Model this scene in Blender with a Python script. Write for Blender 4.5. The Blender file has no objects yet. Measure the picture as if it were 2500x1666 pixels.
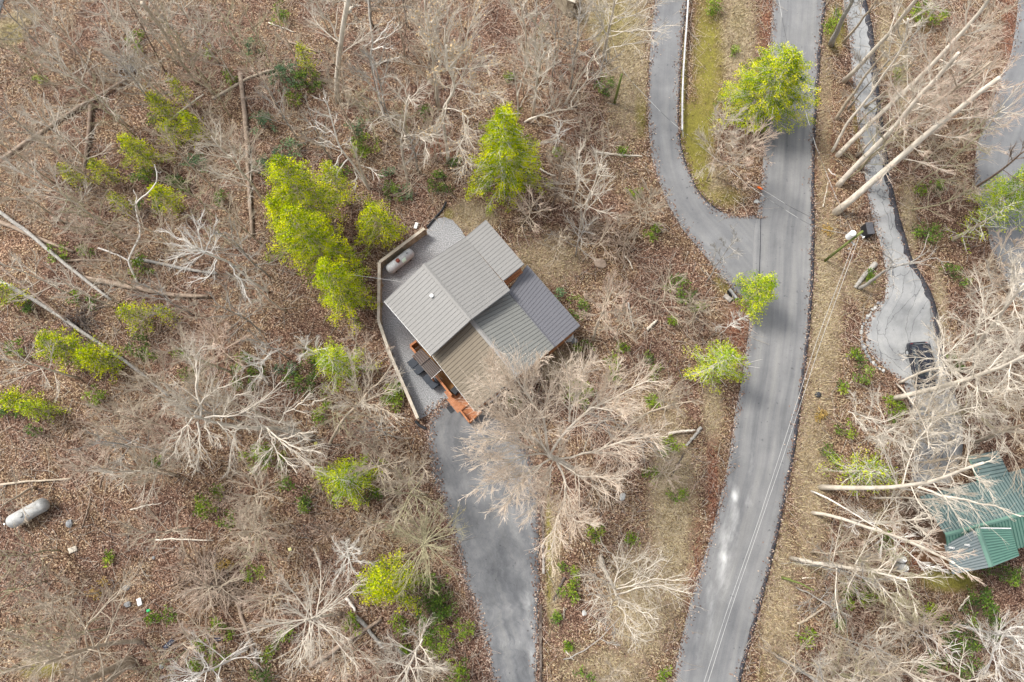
import bpy, bmesh, math, random
import numpy as np
from mathutils import Vector, Matrix
random.seed(7); np.random.seed(7)
S = bpy.context.scene; COL = S.collection
# ------------------------------------------------------------------ camera, sky, sun, exposure
CAM_H, TILT, FPX = 69.0, math.radians(13.3), 1689.0
cd = bpy.data.cameras.new('camera'); cam = bpy.data.objects.new('camera', cd); COL.objects.link(cam)
cam.location = (0, 0, CAM_H); cam.rotation_euler = (TILT, 0, 0)
cd.sensor_width = 36; cd.lens = 36*FPX/2500; cd.clip_end = 2000; S.camera = cam
W = bpy.data.worlds.new('World'); S.world = W; W.use_nodes = True
nt = W.node_tree; bgn = nt.nodes['Background']
sky = nt.nodes.new('ShaderNodeTexSky'); sky.sky_type = 'NISHITA'; sky.sun_disc = False
sky.sun_elevation = math.radians(52); sky.sun_rotation = math.radians(-60); sky.air_density = 1.0; sky.dust_density = 3.0
hsv = nt.nodes.new('ShaderNodeHueSaturation'); hsv.inputs['Saturation'].default_value = .3   # thin cloud: a greyer sky
nt.links.new(sky.outputs[0], hsv.inputs['Color']); nt.links.new(hsv.outputs[0], bgn.inputs[0]); bgn.inputs[1].default_value = 0.115
sl = bpy.data.lights.new('sun', 'SUN'); sl.energy = 1.5; sl.angle = math.radians(12); sl.color = (1, .95, .88)
so = bpy.data.objects.new('sun', sl); COL.objects.link(so)
az, el = math.radians(60), math.radians(52)
sv = Vector((-math.sin(az)*math.cos(el), math.cos(az)*math.cos(el), math.sin(el)))
so.rotation_euler = sv.to_track_quat('Z', 'Y').to_euler(); so.location = (0, 0, 90)
S.view_settings.view_transform = 'Standard'; S.view_settings.look = 'None'
S.view_settings.exposure = 1.32; S.view_settings.gamma = 1; S.view_settings.use_curve_mapping = False
S.render.engine = 'CYCLES'; S.render.resolution_x = 1024; S.render.resolution_y = 682

# ------------------------------------------------------------------ where a spot of the survey picture lies at height z, and back
ct, st = math.cos(TILT), math.sin(TILT)
def at(u, v, z=0.0):
    a, b = (u-1250)/FPX, -(v-833)/FPX
    y, k = b*ct+st, b*st-ct
    t = (z-CAM_H)/k
    return Vector((a*t, y*t, z))
def proj(x, y, z=0.0):
    h = z-CAM_H
    yc = y*ct+h*st; zc = -y*st+h*ct
    return 1250+FPX*x/(-zc), 833-FPX*yc/(-zc)
def P(ox, oy, pts, s=2.8): return [(ox+x/s, oy+y/s) for x, y in pts]
def W3(pts, z=0.0): return [at(u, v, z) for u, v in pts]

# ------------------------------------------------------------------ materials
def mat(name, cols, scale=4, rough=.8, bump=0.0, detail=6, metal=0.0, pos=None, tint=False, stretch=None, spec=.3, trans=0):
    m = bpy.data.materials.new(name); m.use_nodes = True
    n = m.node_tree.nodes; l = m.node_tree.links; b = n['Principled BSDF']
    b.inputs['Roughness'].default_value = rough; b.inputs['Metallic'].default_value = metal
    b.inputs['Specular IOR Level'].default_value = spec
    if len(cols) == 1 and not bump: b.inputs['Base Color'].default_value = (*cols[0], 1)
    r = n.new('ShaderNodeValToRGB'); e = r.color_ramp.elements
    k = len(cols); pos = pos or [0.3+0.4*i/max(1, k-1) for i in range(k)]
    if tint: pos = [i/max(1, k-1) for i in range(k)]
    e[0].color = (*cols[0], 1); e[0].position = pos[0]
    e[-1].color = (*cols[-1], 1); e[-1].position = pos[-1]
    for i in range(1, k-1):
        q = e.new(pos[i]); q.color = (*cols[i], 1)
    tc = n.new('ShaderNodeTexCoord'); mp = n.new('ShaderNodeMapping'); l.new(tc.outputs['Object'], mp.inputs[0])
    if stretch: mp.inputs['Scale'].default_value = stretch
    no = n.new('ShaderNodeTexNoise'); no.inputs['Scale'].default_value = scale; no.inputs['Detail'].default_value = detail
    no.inputs['Roughness'].default_value = .65
    l.new(mp.outputs[0], no.inputs['Vector'])
    if tint:
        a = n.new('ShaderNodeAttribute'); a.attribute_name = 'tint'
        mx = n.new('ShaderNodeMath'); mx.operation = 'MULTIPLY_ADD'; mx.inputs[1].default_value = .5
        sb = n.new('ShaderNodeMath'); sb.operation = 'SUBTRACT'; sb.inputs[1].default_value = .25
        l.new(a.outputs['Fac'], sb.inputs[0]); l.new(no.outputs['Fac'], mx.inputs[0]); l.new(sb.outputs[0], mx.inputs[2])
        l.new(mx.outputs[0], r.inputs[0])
    else: l.new(no.outputs['Fac'], r.inputs[0])
    l.new(r.outputs[0], b.inputs['Base Color'])
    if bump:
        bp = n.new('ShaderNodeBump'); bp.inputs['Strength'].default_value = bump; bp.inputs['Distance'].default_value = .05
        l.new(no.outputs['Fac'], bp.inputs['Height']); l.new(bp.outputs[0], b.inputs['Normal'])
    m['ramp'] = r.name
    return m

BARK = {
 'cream': mat('bark_cream', [(.38, .335, .265), (.57, .51, .425), (.70, .645, .55)], 3, .85, .4, stretch=(1, 1, .3)),
 'white': mat('bark_bleached', [(.48, .45, .40), (.68, .64, .58), (.80, .77, .71)], 3, .8, .3),
 'beige': mat('bark_beige', [(.28, .225, .165), (.43, .36, .275), (.55, .475, .37)], 3, .9, .4),
 'olive': mat('bark_olive', [(.20, .18, .11), (.34, .31, .19), (.44, .40, .26)], 3, .9, .4),
 'grey':  mat('bark_grey', [(.17, .16, .145), (.32, .30, .27), (.46, .44, .40)], 5, .9, .5),
 'brown': mat('bark_brown', [(.10, .07, .055), (.20, .145, .11), (.30, .23, .17)], 4, .9, .5),
 'pink':  mat('twig_pink', [(.44, .32, .25), (.62, .48, .38), (.72, .59, .48)], 3, .9, 0),
 'golden': mat('twig_golden', [(.50, .40, .31), (.70, .58, .46), (.80, .70, .58)], 3, .9, 0),
 'mossy': mat('bark_mossy', [(.10, .12, .03), (.16, .20, .05), (.24, .22, .10)], 3, .9, .4),
 'dark':  mat('bark_dark', [(.05, .04, .035), (.10, .08, .07), (.16, .13, .11)], 4, .9, .4),
 'rot':   mat('wood_weathered', [(.16, .12, .09), (.29, .22, .165), (.40, .32, .25)], 2.5, .9, .6),
}
MG = {
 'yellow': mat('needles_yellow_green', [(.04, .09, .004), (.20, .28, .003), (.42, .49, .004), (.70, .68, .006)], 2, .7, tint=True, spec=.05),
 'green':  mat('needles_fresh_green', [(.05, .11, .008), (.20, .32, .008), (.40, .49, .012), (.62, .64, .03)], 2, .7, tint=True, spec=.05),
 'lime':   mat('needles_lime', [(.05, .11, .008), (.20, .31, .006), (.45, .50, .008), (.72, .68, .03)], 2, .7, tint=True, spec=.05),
 'dark':   mat('leaves_dark_green', [(.012, .03, .006), (.045, .09, .010), (.10, .18, .015), (.22, .30, .03)], 2, .5, tint=True, spec=.25),
 'mid':    mat('leaves_mid_green', [(.03, .06, .008), (.09, .16, .010), (.18, .26, .015), (.30, .36, .03)], 2, .5, tint=True, spec=.15),
 'blue':   mat('leaves_blue_green', [(.02, .05, .025), (.06, .12, .055), (.11, .19, .085), (.17, .26, .1)], 2, .55, tint=True),
 'ochre':  mat('leaves_ochre', [(.14, .09, .02), (.28, .19, .04), (.40, .26, .08), (.45, .3, .12)], 2, .7, tint=True),
}

# ------------------------------------------------------------------ mesh helpers
def mesh_arr(name, V, F, smooth=False, tint=None):
    me = bpy.data.meshes.new(name); V = np.asarray(V, np.float32).reshape(-1, 3); F = np.asarray(F, np.int32)
    k = F.shape[1]
    me.vertices.add(len(V)); me.vertices.foreach_set('co', V.ravel())
    me.loops.add(F.size); me.loops.foreach_set('vertex_index', F.ravel())
    me.polygons.add(len(F)); me.polygons.foreach_set('loop_start', np.arange(0, F.size, k, dtype=np.int32))
    if smooth: me.polygons.foreach_set('use_smooth', np.ones(len(F), bool))
    if tint is not None:
        a = me.attributes.new('tint', 'FLOAT', 'FACE'); a.data.foreach_set('value', np.asarray(tint, np.float32))
    me.update(calc_edges=True)
    return me
def link(name, me, m, parent=None):
    o = bpy.data.objects.new(name, me); COL.objects.link(o)
    if m is not None and not me.materials:
        for q in (m if isinstance(m, (list, tuple)) else [m]): me.materials.append(q)
    if parent is not None: o.parent = parent
    return o
LABELS = {}
def tag(o, label=None, cat=None, group=None, kind=None):
    if label: o['label'] = label
    if cat: o['category'] = cat
    if group: o['group'] = group
    if kind: o['kind'] = kind
    return o
def thing(name, label, cat, loc=(0, 0, 0), group=None):
    o = bpy.data.objects.new(name, None); COL.objects.link(o); o.location = loc; o.empty_display_size = .3
    return tag(o, label, cat, group)
def rel(V, root):
    return np.asarray(V, np.float32).reshape(-1, 3)-np.array(root.location, np.float32)

def tube_arr(polys, k=3, cap=False):
    """polys: list of (pts, radii); one array of quads"""
    by = {}
    for pts, rr in polys:
        if cap:
            pts = [pts[0]]+list(pts)+[pts[-1]]; rr = [.001]+list(rr)+[.001]
        by.setdefault(len(pts), []).append((pts, rr))
    VV, FF, off = [], [], 0
    for n, lst in by.items():
        Pn = np.array([[tuple(p) for p in a[0]] for a in lst], float); R = np.array([a[1] for a in lst], float)
        N = len(lst)
        T = np.zeros_like(Pn); T[:, 1:-1] = Pn[:, 2:]-Pn[:, :-2]; T[:, 0] = Pn[:, 1]-Pn[:, 0]; T[:, -1] = Pn[:, -1]-Pn[:, -2]
        if cap and n > 3:
            T[:, 0] = T[:, 1]; T[:, -1] = T[:, -2]
        T /= np.linalg.norm(T, axis=2, keepdims=True)+1e-9
        D = Pn[:, -1]-Pn[:, 0]; D /= np.linalg.norm(D, axis=1, keepdims=True)+1e-9
        ref = np.where(np.abs(D[:, 2:3]) > .75, np.array([[1., .1, 0]]), np.array([[.1, 0, 1.]]))[:, None, :]
        A = np.cross(T, np.broadcast_to(ref, T.shape)); A /= np.linalg.norm(A, axis=2, keepdims=True)+1e-9
        B = np.cross(T, A)
        an = np.arange(k)*2*math.pi/k
        ring = A[:, :, None]*np.cos(an)[None, None, :, None]+B[:, :, None]*np.sin(an)[None, None, :, None]
        V = Pn[:, :, None]+ring*R[:, :, None, None]
        idx = off+np.arange(N*n*k).reshape(N, n, k); nx = np.roll(idx, -1, 2)
        F = np.stack([idx[:, :-1], nx[:, :-1], nx[:, 1:], idx[:, 1:]], -1).reshape(-1, 4)
        VV.append(V.reshape(-1, 3)); FF.append(F); off += N*n*k
    return np.concatenate(VV), np.concatenate(FF)
def tubes(name, polys, k, m, parent=None, cap=False, smooth=True):
    V, F = tube_arr(polys, k, cap)
    if parent is not None: V = rel(V, parent)
    return link(name, mesh_arr(name, V, F, smooth), m, parent)

def box_vf(c, sx, sy, sz, rz=0.0, bev=0.0, rx=0.0):
    """closed box, base centre c"""
    M = Matrix.Rotation(rz, 3, 'Z') @ Matrix.Rotation(rx, 3, 'X')
    vs = []
    for z in (0, sz):
        for x, y in ((-1, -1), (1, -1), (1, 1), (-1, 1)):
            vs.append(tuple(Vector(c)+M @ Vector((x*sx/2, y*sy/2, z))))
    fs = [(3, 2, 1, 0), (4, 5, 6, 7), (0, 1, 5, 4), (1, 2, 6, 5), (2, 3, 7, 6), (3, 0, 4, 7)]
    return vs, fs
def prism_vf(poly, z0, z1):
    """poly list of (x,y) ccw; n-gon prism"""
    n = len(poly); vs = [(p[0], p[1], z0) for p in poly]+[(p[0], p[1], z1) for p in poly]
    fs = [tuple(range(n-1, -1, -1)), tuple(range(n, 2*n))]+[(i, (i+1) % n, n+(i+1) % n, n+i) for i in range(n)]
    return vs, fs
class MB:
    def __init__(s): s.v = []; s.f = []; s.mi = []
    def add(s, vf, mi=0):
        o = len(s.v); s.v += [tuple(p) for p in vf[0]]; s.f += [tuple(i+o for i in f) for f in vf[1]]; s.mi += [mi]*len(vf[1]); return s
    def box(s, *a, mi=0, **k): return s.add(box_vf(*a, **k), mi)
    def tube(s, pts, rr, k=8, mi=0):
        V, F = tube_arr([(pts, rr)], k, True); return s.add((V.tolist(), F.tolist()), mi)
    def build(s, name, m, parent=None, bevel=0, smooth=False):
        loc = Vector(parent.matrix_basis.translation) if parent is not None else Vector((0, 0, 0))
        if parent is not None and parent.parent is not None: loc = loc+Vector(parent.parent.location)
        me = bpy.data.meshes.new(name); me.from_pydata([tuple(Vector(p)-loc) for p in s.v], [], s.f)
        o = link(name, me, m, parent)
        me.polygons.foreach_set('material_index', s.mi)
        if smooth: me.polygons.foreach_set('use_smooth', [True]*len(me.polygons))
        if bevel:
            bm = bmesh.new(); bm.from_mesh(me); bmesh.ops.bevel(bm, geom=bm.edges[:], offset=bevel, segments=2, affect='EDGES'); bm.to_mesh(me); bm.free()
        me.update(); return o

def in_poly(x, y, poly):
    x = np.asarray(x); y = np.asarray(y); c = np.zeros(x.shape, bool); n = len(poly); j = n-1
    for i in range(n):
        xi, yi = poly[i][0], poly[i][1]; xj, yj = poly[j][0], poly[j][1]
        if yi != yj:
            c ^= ((yi > y) != (yj > y)) & (x < (xj-xi)*(y-yi)/(yj-yi)+xi)
        j = i
    return c
def resamp(pts, n):
    pts = [Vector(p) for p in pts]; L = [0]
    for a, b in zip(pts, pts[1:]): L.append(L[-1]+(b-a).length)
    out = []; k = 0
    for i in range(n):
        t = L[-1]*i/(n-1)
        while k < len(L)-2 and t > L[k+1]: k += 1
        s = (t-L[k])/max(1e-6, L[k+1]-L[k]); out.append(pts[k].lerp(pts[k+1], min(1, s)))
    return out
def smooth_line(pts, n):
    q = resamp(pts, n)
    for _ in range(3):
        q = [q[0]]+[(q[i-1]+q[i]*2+q[i+1])/4 for i in range(1, len(q)-1)]+[q[-1]]
    return q

# ------------------------------------------------------------------ paved outlines (survey pixels)
road_L = [(1895, -160), (1888, -60), (1887, 0), (1880, 107), (1870, 265), (1861, 425), (1854, 500), (1842, 553), (1836, 680), (1829, 800), (1812, 925), (1793, 1014), (1780, 1124), (1761, 1206), (1736, 1306), (1704, 1410), (1682, 1481), (1657, 1588), (1643, 1666), (1618, 1780), (1585, 1900)]
road_R = [(2030, -160), (2020, -60), (2016, 0), (2004, 107), (1994, 250), (1988, 357), (1986, 464), (1988, 560), (1985, 693), (1975, 818), (1969, 871), (1956, 979), (1942, 1086), (1936, 1124), (1920, 1199), (1899, 1306), (1870, 1427), (1848, 1510), (1820, 1606), (1806, 1666), (1775, 1780), (1740, 1900)]
d1_L = [(1605, -160), (1602, -60), (1600, 0), (1589, 89), (1584, 178), (1581, 268), (1584, 321), (1591, 386), (1607, 439), (1629, 496), (1664, 557), (1700, 600), (1743, 650), (1779, 693), (1800, 722), (1838, 745)]
d1_R = [(1690, -160), (1683, -60), (1678, 0), (1668, 71), (1661, 179), (1656, 286), (1662, 357), (1675, 404), (1700, 461), (1729, 496), (1761, 518), (1800, 532), (1856, 524), (1860, 560), (1856, 640), (1850, 745)]
d2_L = [(2030, -160), (2048, -60), (2061, 0), (2075, 107), (2087, 250), (2107, 393), (2121, 493), (2136, 560), (2153, 604), (2164, 675), (2162, 721), (2143, 750), (2118, 782), (2110, 811), (2118, 857), (2146, 886), (2179, 914), (2207, 936), (2221, 979), (2229, 1050), (2232, 1110), (2222, 1180)]
d2_R = [(2085, -160), (2100, -60), (2112, 0), (2129, 71), (2136, 150), (2146, 243), (2157, 321), (2171, 429), (2193, 529), (2207, 571), (2225, 636), (2254, 682), (2275, 721), (2289, 771), (2293, 818), (2311, 893), (2329, 961), (2350, 1032), (2350, 1110), (2320, 1180)]
d3_L = [(2500, -160), (2488, -60), (2486, 0), (2482, 54), (2468, 136), (2436, 207), (2414, 286), (2386, 350), (2379, 411), (2382, 475), (2407, 536), (2418, 604), (2439, 654), (2471, 704), (2500, 750), (2560, 830)]
d3_R = [(2640, -160), (2630, -60), (2620, 0), (2615, 54), (2610, 136), (2600, 207), (2590, 286), (2590, 350), (2600, 411), (2610, 475), (2620, 536), (2640, 604), (2660, 654), (2680, 704), (2700, 750), (2720, 830)]
d0_L = [(1110, 975), (1089, 979), (1064, 996), (1045, 1025), (1043, 1068), (1048, 1106), (1057, 1160), (1075, 1213), (1089, 1267), (1114, 1335), (1127, 1385), (1136, 1438), (1155, 1463), (1175, 1549), (1193, 1613), (1200, 1666), (1225, 1780), (1255, 1900)]
d0_R = [(1180, 985), (1205, 1000), (1230, 1020), (1250, 1040), (1270, 1068), (1290, 1106), (1303, 1150), (1314, 1200), (1316, 1267), (1318, 1335), (1318, 1385), (1317, 1438), (1316, 1470), (1314, 1549), (1312, 1613), (1311, 1666), (1310, 1780), (1310, 1900)]
corner = [(-60, -60), (30, -60), (22, -5), (12, 12), (-4, 42), (-60, 90)]
gravel = [(1048, 552), (1062, 535), (1085, 530), (1105, 538), (1125, 560), (1150, 600), (1200, 700), (1180, 860), (1120, 960), (1092, 975), (1066, 992), (1044, 1014), (1020, 1025), (990, 950), (955, 870), (930, 785), (925, 640), (950, 620), (1040, 566)]
house_fp = [(937, 736), (1186, 540), (1416, 795), (1264, 930), (1160, 1010)]
paved = [W3(road_L+road_R[::-1]), W3(d1_L+d1_R[::-1]), W3(d2_L+d2_R[::-1]), W3(d3_L+d3_R[::-1]), W3(d0_L+d0_R[::-1]), W3(corner)]
solid = paved+[W3(gravel), W3(house_fp), W3([(2230, 1190), (2500, 1090), (2560, 1330), (2320, 1400)])]
def any_in(x, y, polys):
    m = np.zeros(np.shape(x), bool)
    for p in polys: m |= in_poly(x, y, p)
    return m

# ------------------------------------------------------------------ ground sheet with litter, dry grass and moss zones
def vnoise(x, y, s, seed):
    rs = np.random.RandomState(seed); g = rs.rand(64, 64)
    xi = np.floor(x/s).astype(int); yi = np.floor(y/s).astype(int); fx = x/s-xi; fy = y/s-yi
    fx = fx*fx*(3-2*fx); fy = fy*fy*(3-2*fy)
    G = lambda a, b: g[a % 64, b % 64]
    return (G(xi, yi)*(1-fx)+G(xi+1, yi)*fx)*(1-fy)+(G(xi, yi+1)*(1-fx)+G(xi+1, yi+1)*fx)*fy
gx = np.arange(-76, 76.1, .5); gy = np.arange(-32, 76.1, .5)
X, Y = np.meshgrid(gx, gy); NX, NY = len(gx), len(gy)
hard = any_in(X, Y, solid)
d = hard.copy()
for _ in range(3):
    d2 = d.copy(); d2[1:] |= d[:-1]; d2[:-1] |= d[1:]; d2[:, 1:] |= d[:, :-1]; d2[:, :-1] |= d[:, 1:]; d = d2
free = 1-d.astype(float)
for _ in range(4):
    f = free.copy(); f[1:-1, 1:-1] = (free[1:-1, 1:-1]*2+free[:-2, 1:-1]+free[2:, 1:-1]+free[1:-1, :-2]+free[1:-1, 2:])/6; free = f
free[d] = 0
Z = -.03+free*(.28*(vnoise(X, Y, 5, 1)-.5)+.12*(vnoise(X, Y, 1.7, 2)-.5)); Z[d] = -.03
GZ = Z
def gz(x, y):
    i = int(round((x+76)/.5)); j = int(round((y+32)/.5))
    return float(GZ[j, i]) if 0 <= i < NX and 0 <= j < NY else -.03
U_, V_ = proj(X, Y, Z)
# (cx, cy, rx, ry, amount) of dry grass, moss, bare reddish litter
GRASS = [(2010, 300, 22, 330, .55), (2010, 750, 45, 260, .75), (1980, 1150, 50, 300, .6), (1900, 1480, 55, 250, .6), (1640, 1250, 55, 260, .8), (1560, 1480, 75, 150, .75), (1500, 1640, 80, 60, .7),
 (1150, 530, 60, 40, .8), (1330, 640, 110, 70, .55), (1530, 130, 60, 200, .75), (1480, 30, 90, 90, .6), (1800, 90, 45, 140, .75), (1730, 440, 50, 60, .6), (2200, 150, 14, 160, .9), (2215, 560, 22, 110, .8), (2290, 760, 22, 100, .7),
 (2160, 100, 20, 100, .7), (1350, 1380, 22, 170, .7), (1400, 1620, 60, 80, .4), (1370, 900, 60, 60, .6), (55, 45, 40, 18, 1.), (20, 80, 30, 30, 1.), (2080, 690, 90, 60, .5), (1590, 1000, 70, 60, .45), (1740, 1000, 25, 90, .7), (2190, 1250, 60, 60, .35), (1000, 1300, 60, 50, .4), (1490, 400, 60, 60, .3)]
MOSS = [(1730, 150, 40, 190, 0.74), (1700, 330, 40, 90, 0.94), (1710, 430, 25, 60, 0.94), (1760, 480, 60, 30, 0.56), (1665, 200, 9, 230, 0.84), (1500, 60, 80, 80, 0.52), (1565, 280, 20, 60, 0.56), (1340, 1360, 9, 150, 0.84), (2095, 230, 16, 150, 0.56), (2040, 70, 30, 60, 0.66), (2320, 1415, 70, 28, 0.94), (1780, 690, 50, 40, 0.47),
 (1095, 525, 14, 16, 0.74), (2010, 1390, 20, 40, 0.28), (30, 80, 40, 30, 0.56), (100, 1630, 60, 30, 0.66), (1930, 1200, 25, 90, 0.28), (2100, 680, 40, 30, 0.28), (2250, 50, 60, 50, 0.37), (1800, 40, 30, 60, 0.37), (1860, 1640, 18, 60, 0.37)]
RED = [(1800, 800, 30, 60, .9), (1740, 1150, 14, 160, 1.), (1690, 1400, 20, 160, 1.), (2010, 370, 30, 160, .7), (1880, 60, 12, 140, .8), (1870, 60, 20, 90, .7), (1080, 360, 35, 40, .8), (920, 200, 40, 60, .5), (2465, 60, 18, 120, .9), (1390, 270, 60, 160, .3), (1330, 1330, 12, 180, .4), (300, 1500, 260, 150, .25), (2230, 1330, 50, 90, .8), (1110, 1250, 30, 200, .5), (500, 800, 90, 100, .3)]
def zone(L):
    a = np.zeros(X.shape)
    for cx, cy, rx, ry, s in L:
        q = ((U_-cx)/rx)**2+((V_-cy)/ry)**2; a = np.maximum(a, s*np.exp(-np.clip(q, 0, 30)**1.3*.7))
    return a
zg, zm, zr = zone(GRASS), zone(MOSS), zone(RED)
def quads_grid(nx, ny):
    i = np.arange(nx*ny).reshape(ny, nx); return np.stack([i[:-1, :-1], i[:-1, 1:], i[1:, 1:], i[1:, :-1]], -1).reshape(-1, 4)
V = np.stack([X, Y, Z], -1).reshape(-1, 3); F = quads_grid(NX, NY)
# ring out to the horizon
b0 = len(V); far = 700.
ring = [(-76, -32), (gx[-1], -32), (gx[-1], gy[-1]), (-76, gy[-1])]; out = [(-far, -far), (far, -far), (far, far), (-far, far)]
V = np.concatenate([V, [(a, b, -.03) for a, b in ring+out]])
F = np.concatenate([F, [[b0+4+i, b0+4+(i+1) % 4, b0+(i+1) % 4, b0+i] for i in range(4)]])
gm = mesh_arr('ground', V, F, True)
for nm, arr in (('grass', zg), ('moss', zm), ('red', zr)):
    a = gm.attributes.new(nm, 'FLOAT', 'POINT'); a.data.foreach_set('value', np.concatenate([arr.ravel(), np.zeros(8)]).astype(np.float32))

def ground_material():
    m = bpy.data.materials.new('forest_floor'); m.use_nodes = True
    n = m.node_tree.nodes; l = m.node_tree.links; b = n['Principled BSDF']; b.inputs['Roughness'].default_value = .95; b.inputs['Specular IOR Level'].default_value = .1
    tc = n.new('ShaderNodeTexCoord')
    def noise(s, det=5, rough=.6):
        q = n.new('ShaderNodeTexNoise'); q.inputs['Scale'].default_value = s; q.inputs['Detail'].default_value = det; q.inputs['Roughness'].default_value = rough
        l.new(tc.outputs['Object'], q.inputs['Vector']); return q.outputs['Fac']
    def ramp(src, stops):
        r = n.new('ShaderNodeValToRGB'); e = r.color_ramp.elements; e[0].position, e[0].color = stops[0][0], (*stops[0][1], 1); e[-1].position, e[-1].color = stops[-1][0], (*stops[-1][1], 1)
        for p, c in stops[1:-1]: q = e.new(p); q.color = (*c, 1)
        l.new(src, r.inputs[0]); return r.outputs[0]
    def mix(f, a, c, typ='MIX', fac=None):
        q = n.new('ShaderNodeMix'); q.data_type = 'RGBA'; q.blend_type = typ
        if f is not None: l.new(f, q.inputs[0])
        else: q.inputs[0].default_value = fac
        l.new(a, q.inputs[6]); l.new(c, q.inputs[7]); return q.outputs[2]
    def attr(nm, ns):
        a = n.new('ShaderNodeAttribute'); a.attribute_name = nm
        ad = n.new('ShaderNodeMath'); ad.operation = 'MULTIPLY_ADD'; ad.inputs[1].default_value = 1.9; ad.inputs[2].default_value = -.95
        s2 = n.new('ShaderNodeMath'); s2.operation = 'MULTIPLY'; l.new(ns, s2.inputs[0]); s2.inputs[1].default_value = 1.05
        l.new(a.outputs['Fac'], ad.inputs[0]); ml = n.new('ShaderNodeMath'); ml.operation = 'ADD'; ml.use_clamp = True
        l.new(ad.outputs[0], ml.inputs[0]); l.new(s2.outputs[0], ml.inputs[1])
        m2 = n.new('ShaderNodeMath'); m2.operation = 'MULTIPLY'; m2.use_clamp = True
        m3 = n.new('ShaderNodeMath'); m3.operation = 'MULTIPLY'; m3.inputs[1].default_value = 2.5; m3.use_clamp = True; l.new(a.outputs['Fac'], m3.inputs[0])
        l.new(ml.outputs[0], m2.inputs[0]); l.new(m3.outputs[0], m2.inputs[1]); return m2.outputs[0]
    vo = n.new('ShaderNodeTexVoronoi'); vo.inputs['Scale'].default_value = 10.5; l.new(tc.outputs['Object'], vo.inputs['Vector'])
    sep = n.new('ShaderNodeSeparateColor'); l.new(vo.outputs['Color'], sep.inputs[0])
    leaf = ramp(sep.outputs[0], [(0, (.022, .014, .011)), (.25, (.07, .042, .032)), (.5, (.135, .086, .066)), (.75, (.21, .145, .112)), (.92, (.32, .24, .19)), (1, (.54, .46, .38))])
    big = ramp(noise(.16, 4), [(.3, (.66, .56, .52)), (.45, (.95, .84, .76)), (.55, (1.05, 1.02, .82)), (.7, (1.3, 1.18, 1.02))])
    base = mix(None, leaf, big, 'MULTIPLY', 1.)
    redl = ramp(sep.outputs[1], [(0, (.04, .015, .01)), (.4, (.13, .055, .035)), (.8, (.24, .12, .075)), (1, (.36, .22, .15))])
    base = mix(attr('red', noise(1.2)), base, redl)
    gr = ramp(noise(9, 8, .8), [(.25, (.10, .075, .05)), (.42, (.20, .15, .10)), (.55, (.37, .31, .21)), (.7, (.55, .48, .35))])
    base = mix(attr('grass', noise(.9)), base, gr)
    ms = ramp(noise(6, 8, .8), [(.25, (.07, .06, .02)), (.45, (.16, .145, .035)), (.6, (.26, .23, .05)), (.78, (.36, .31, .13))])
    base = mix(attr('moss', noise(.8)), base, ms)
    dk = ramp(noise(.7, 8, .75), [(.3, (.5, .47, .42)), (.5, (1, 1, 1)), (.72, (1.3, 1.27, 1.15))])
    base = mix(None, base, dk, 'MULTIPLY', .8)
    l.new(base, b.inputs['Base Color'])
    bp = n.new('ShaderNodeBump'); bp.inputs['Strength'].default_value = .9; bp.inputs['Distance'].default_value = .08
    l.new(noise(8, 6, .7), bp.inputs['Height']); l.new(bp.outputs[0], b.inputs['Normal'])
    return m
tag(link('ground', gm, ground_material()), kind='structure')

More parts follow.
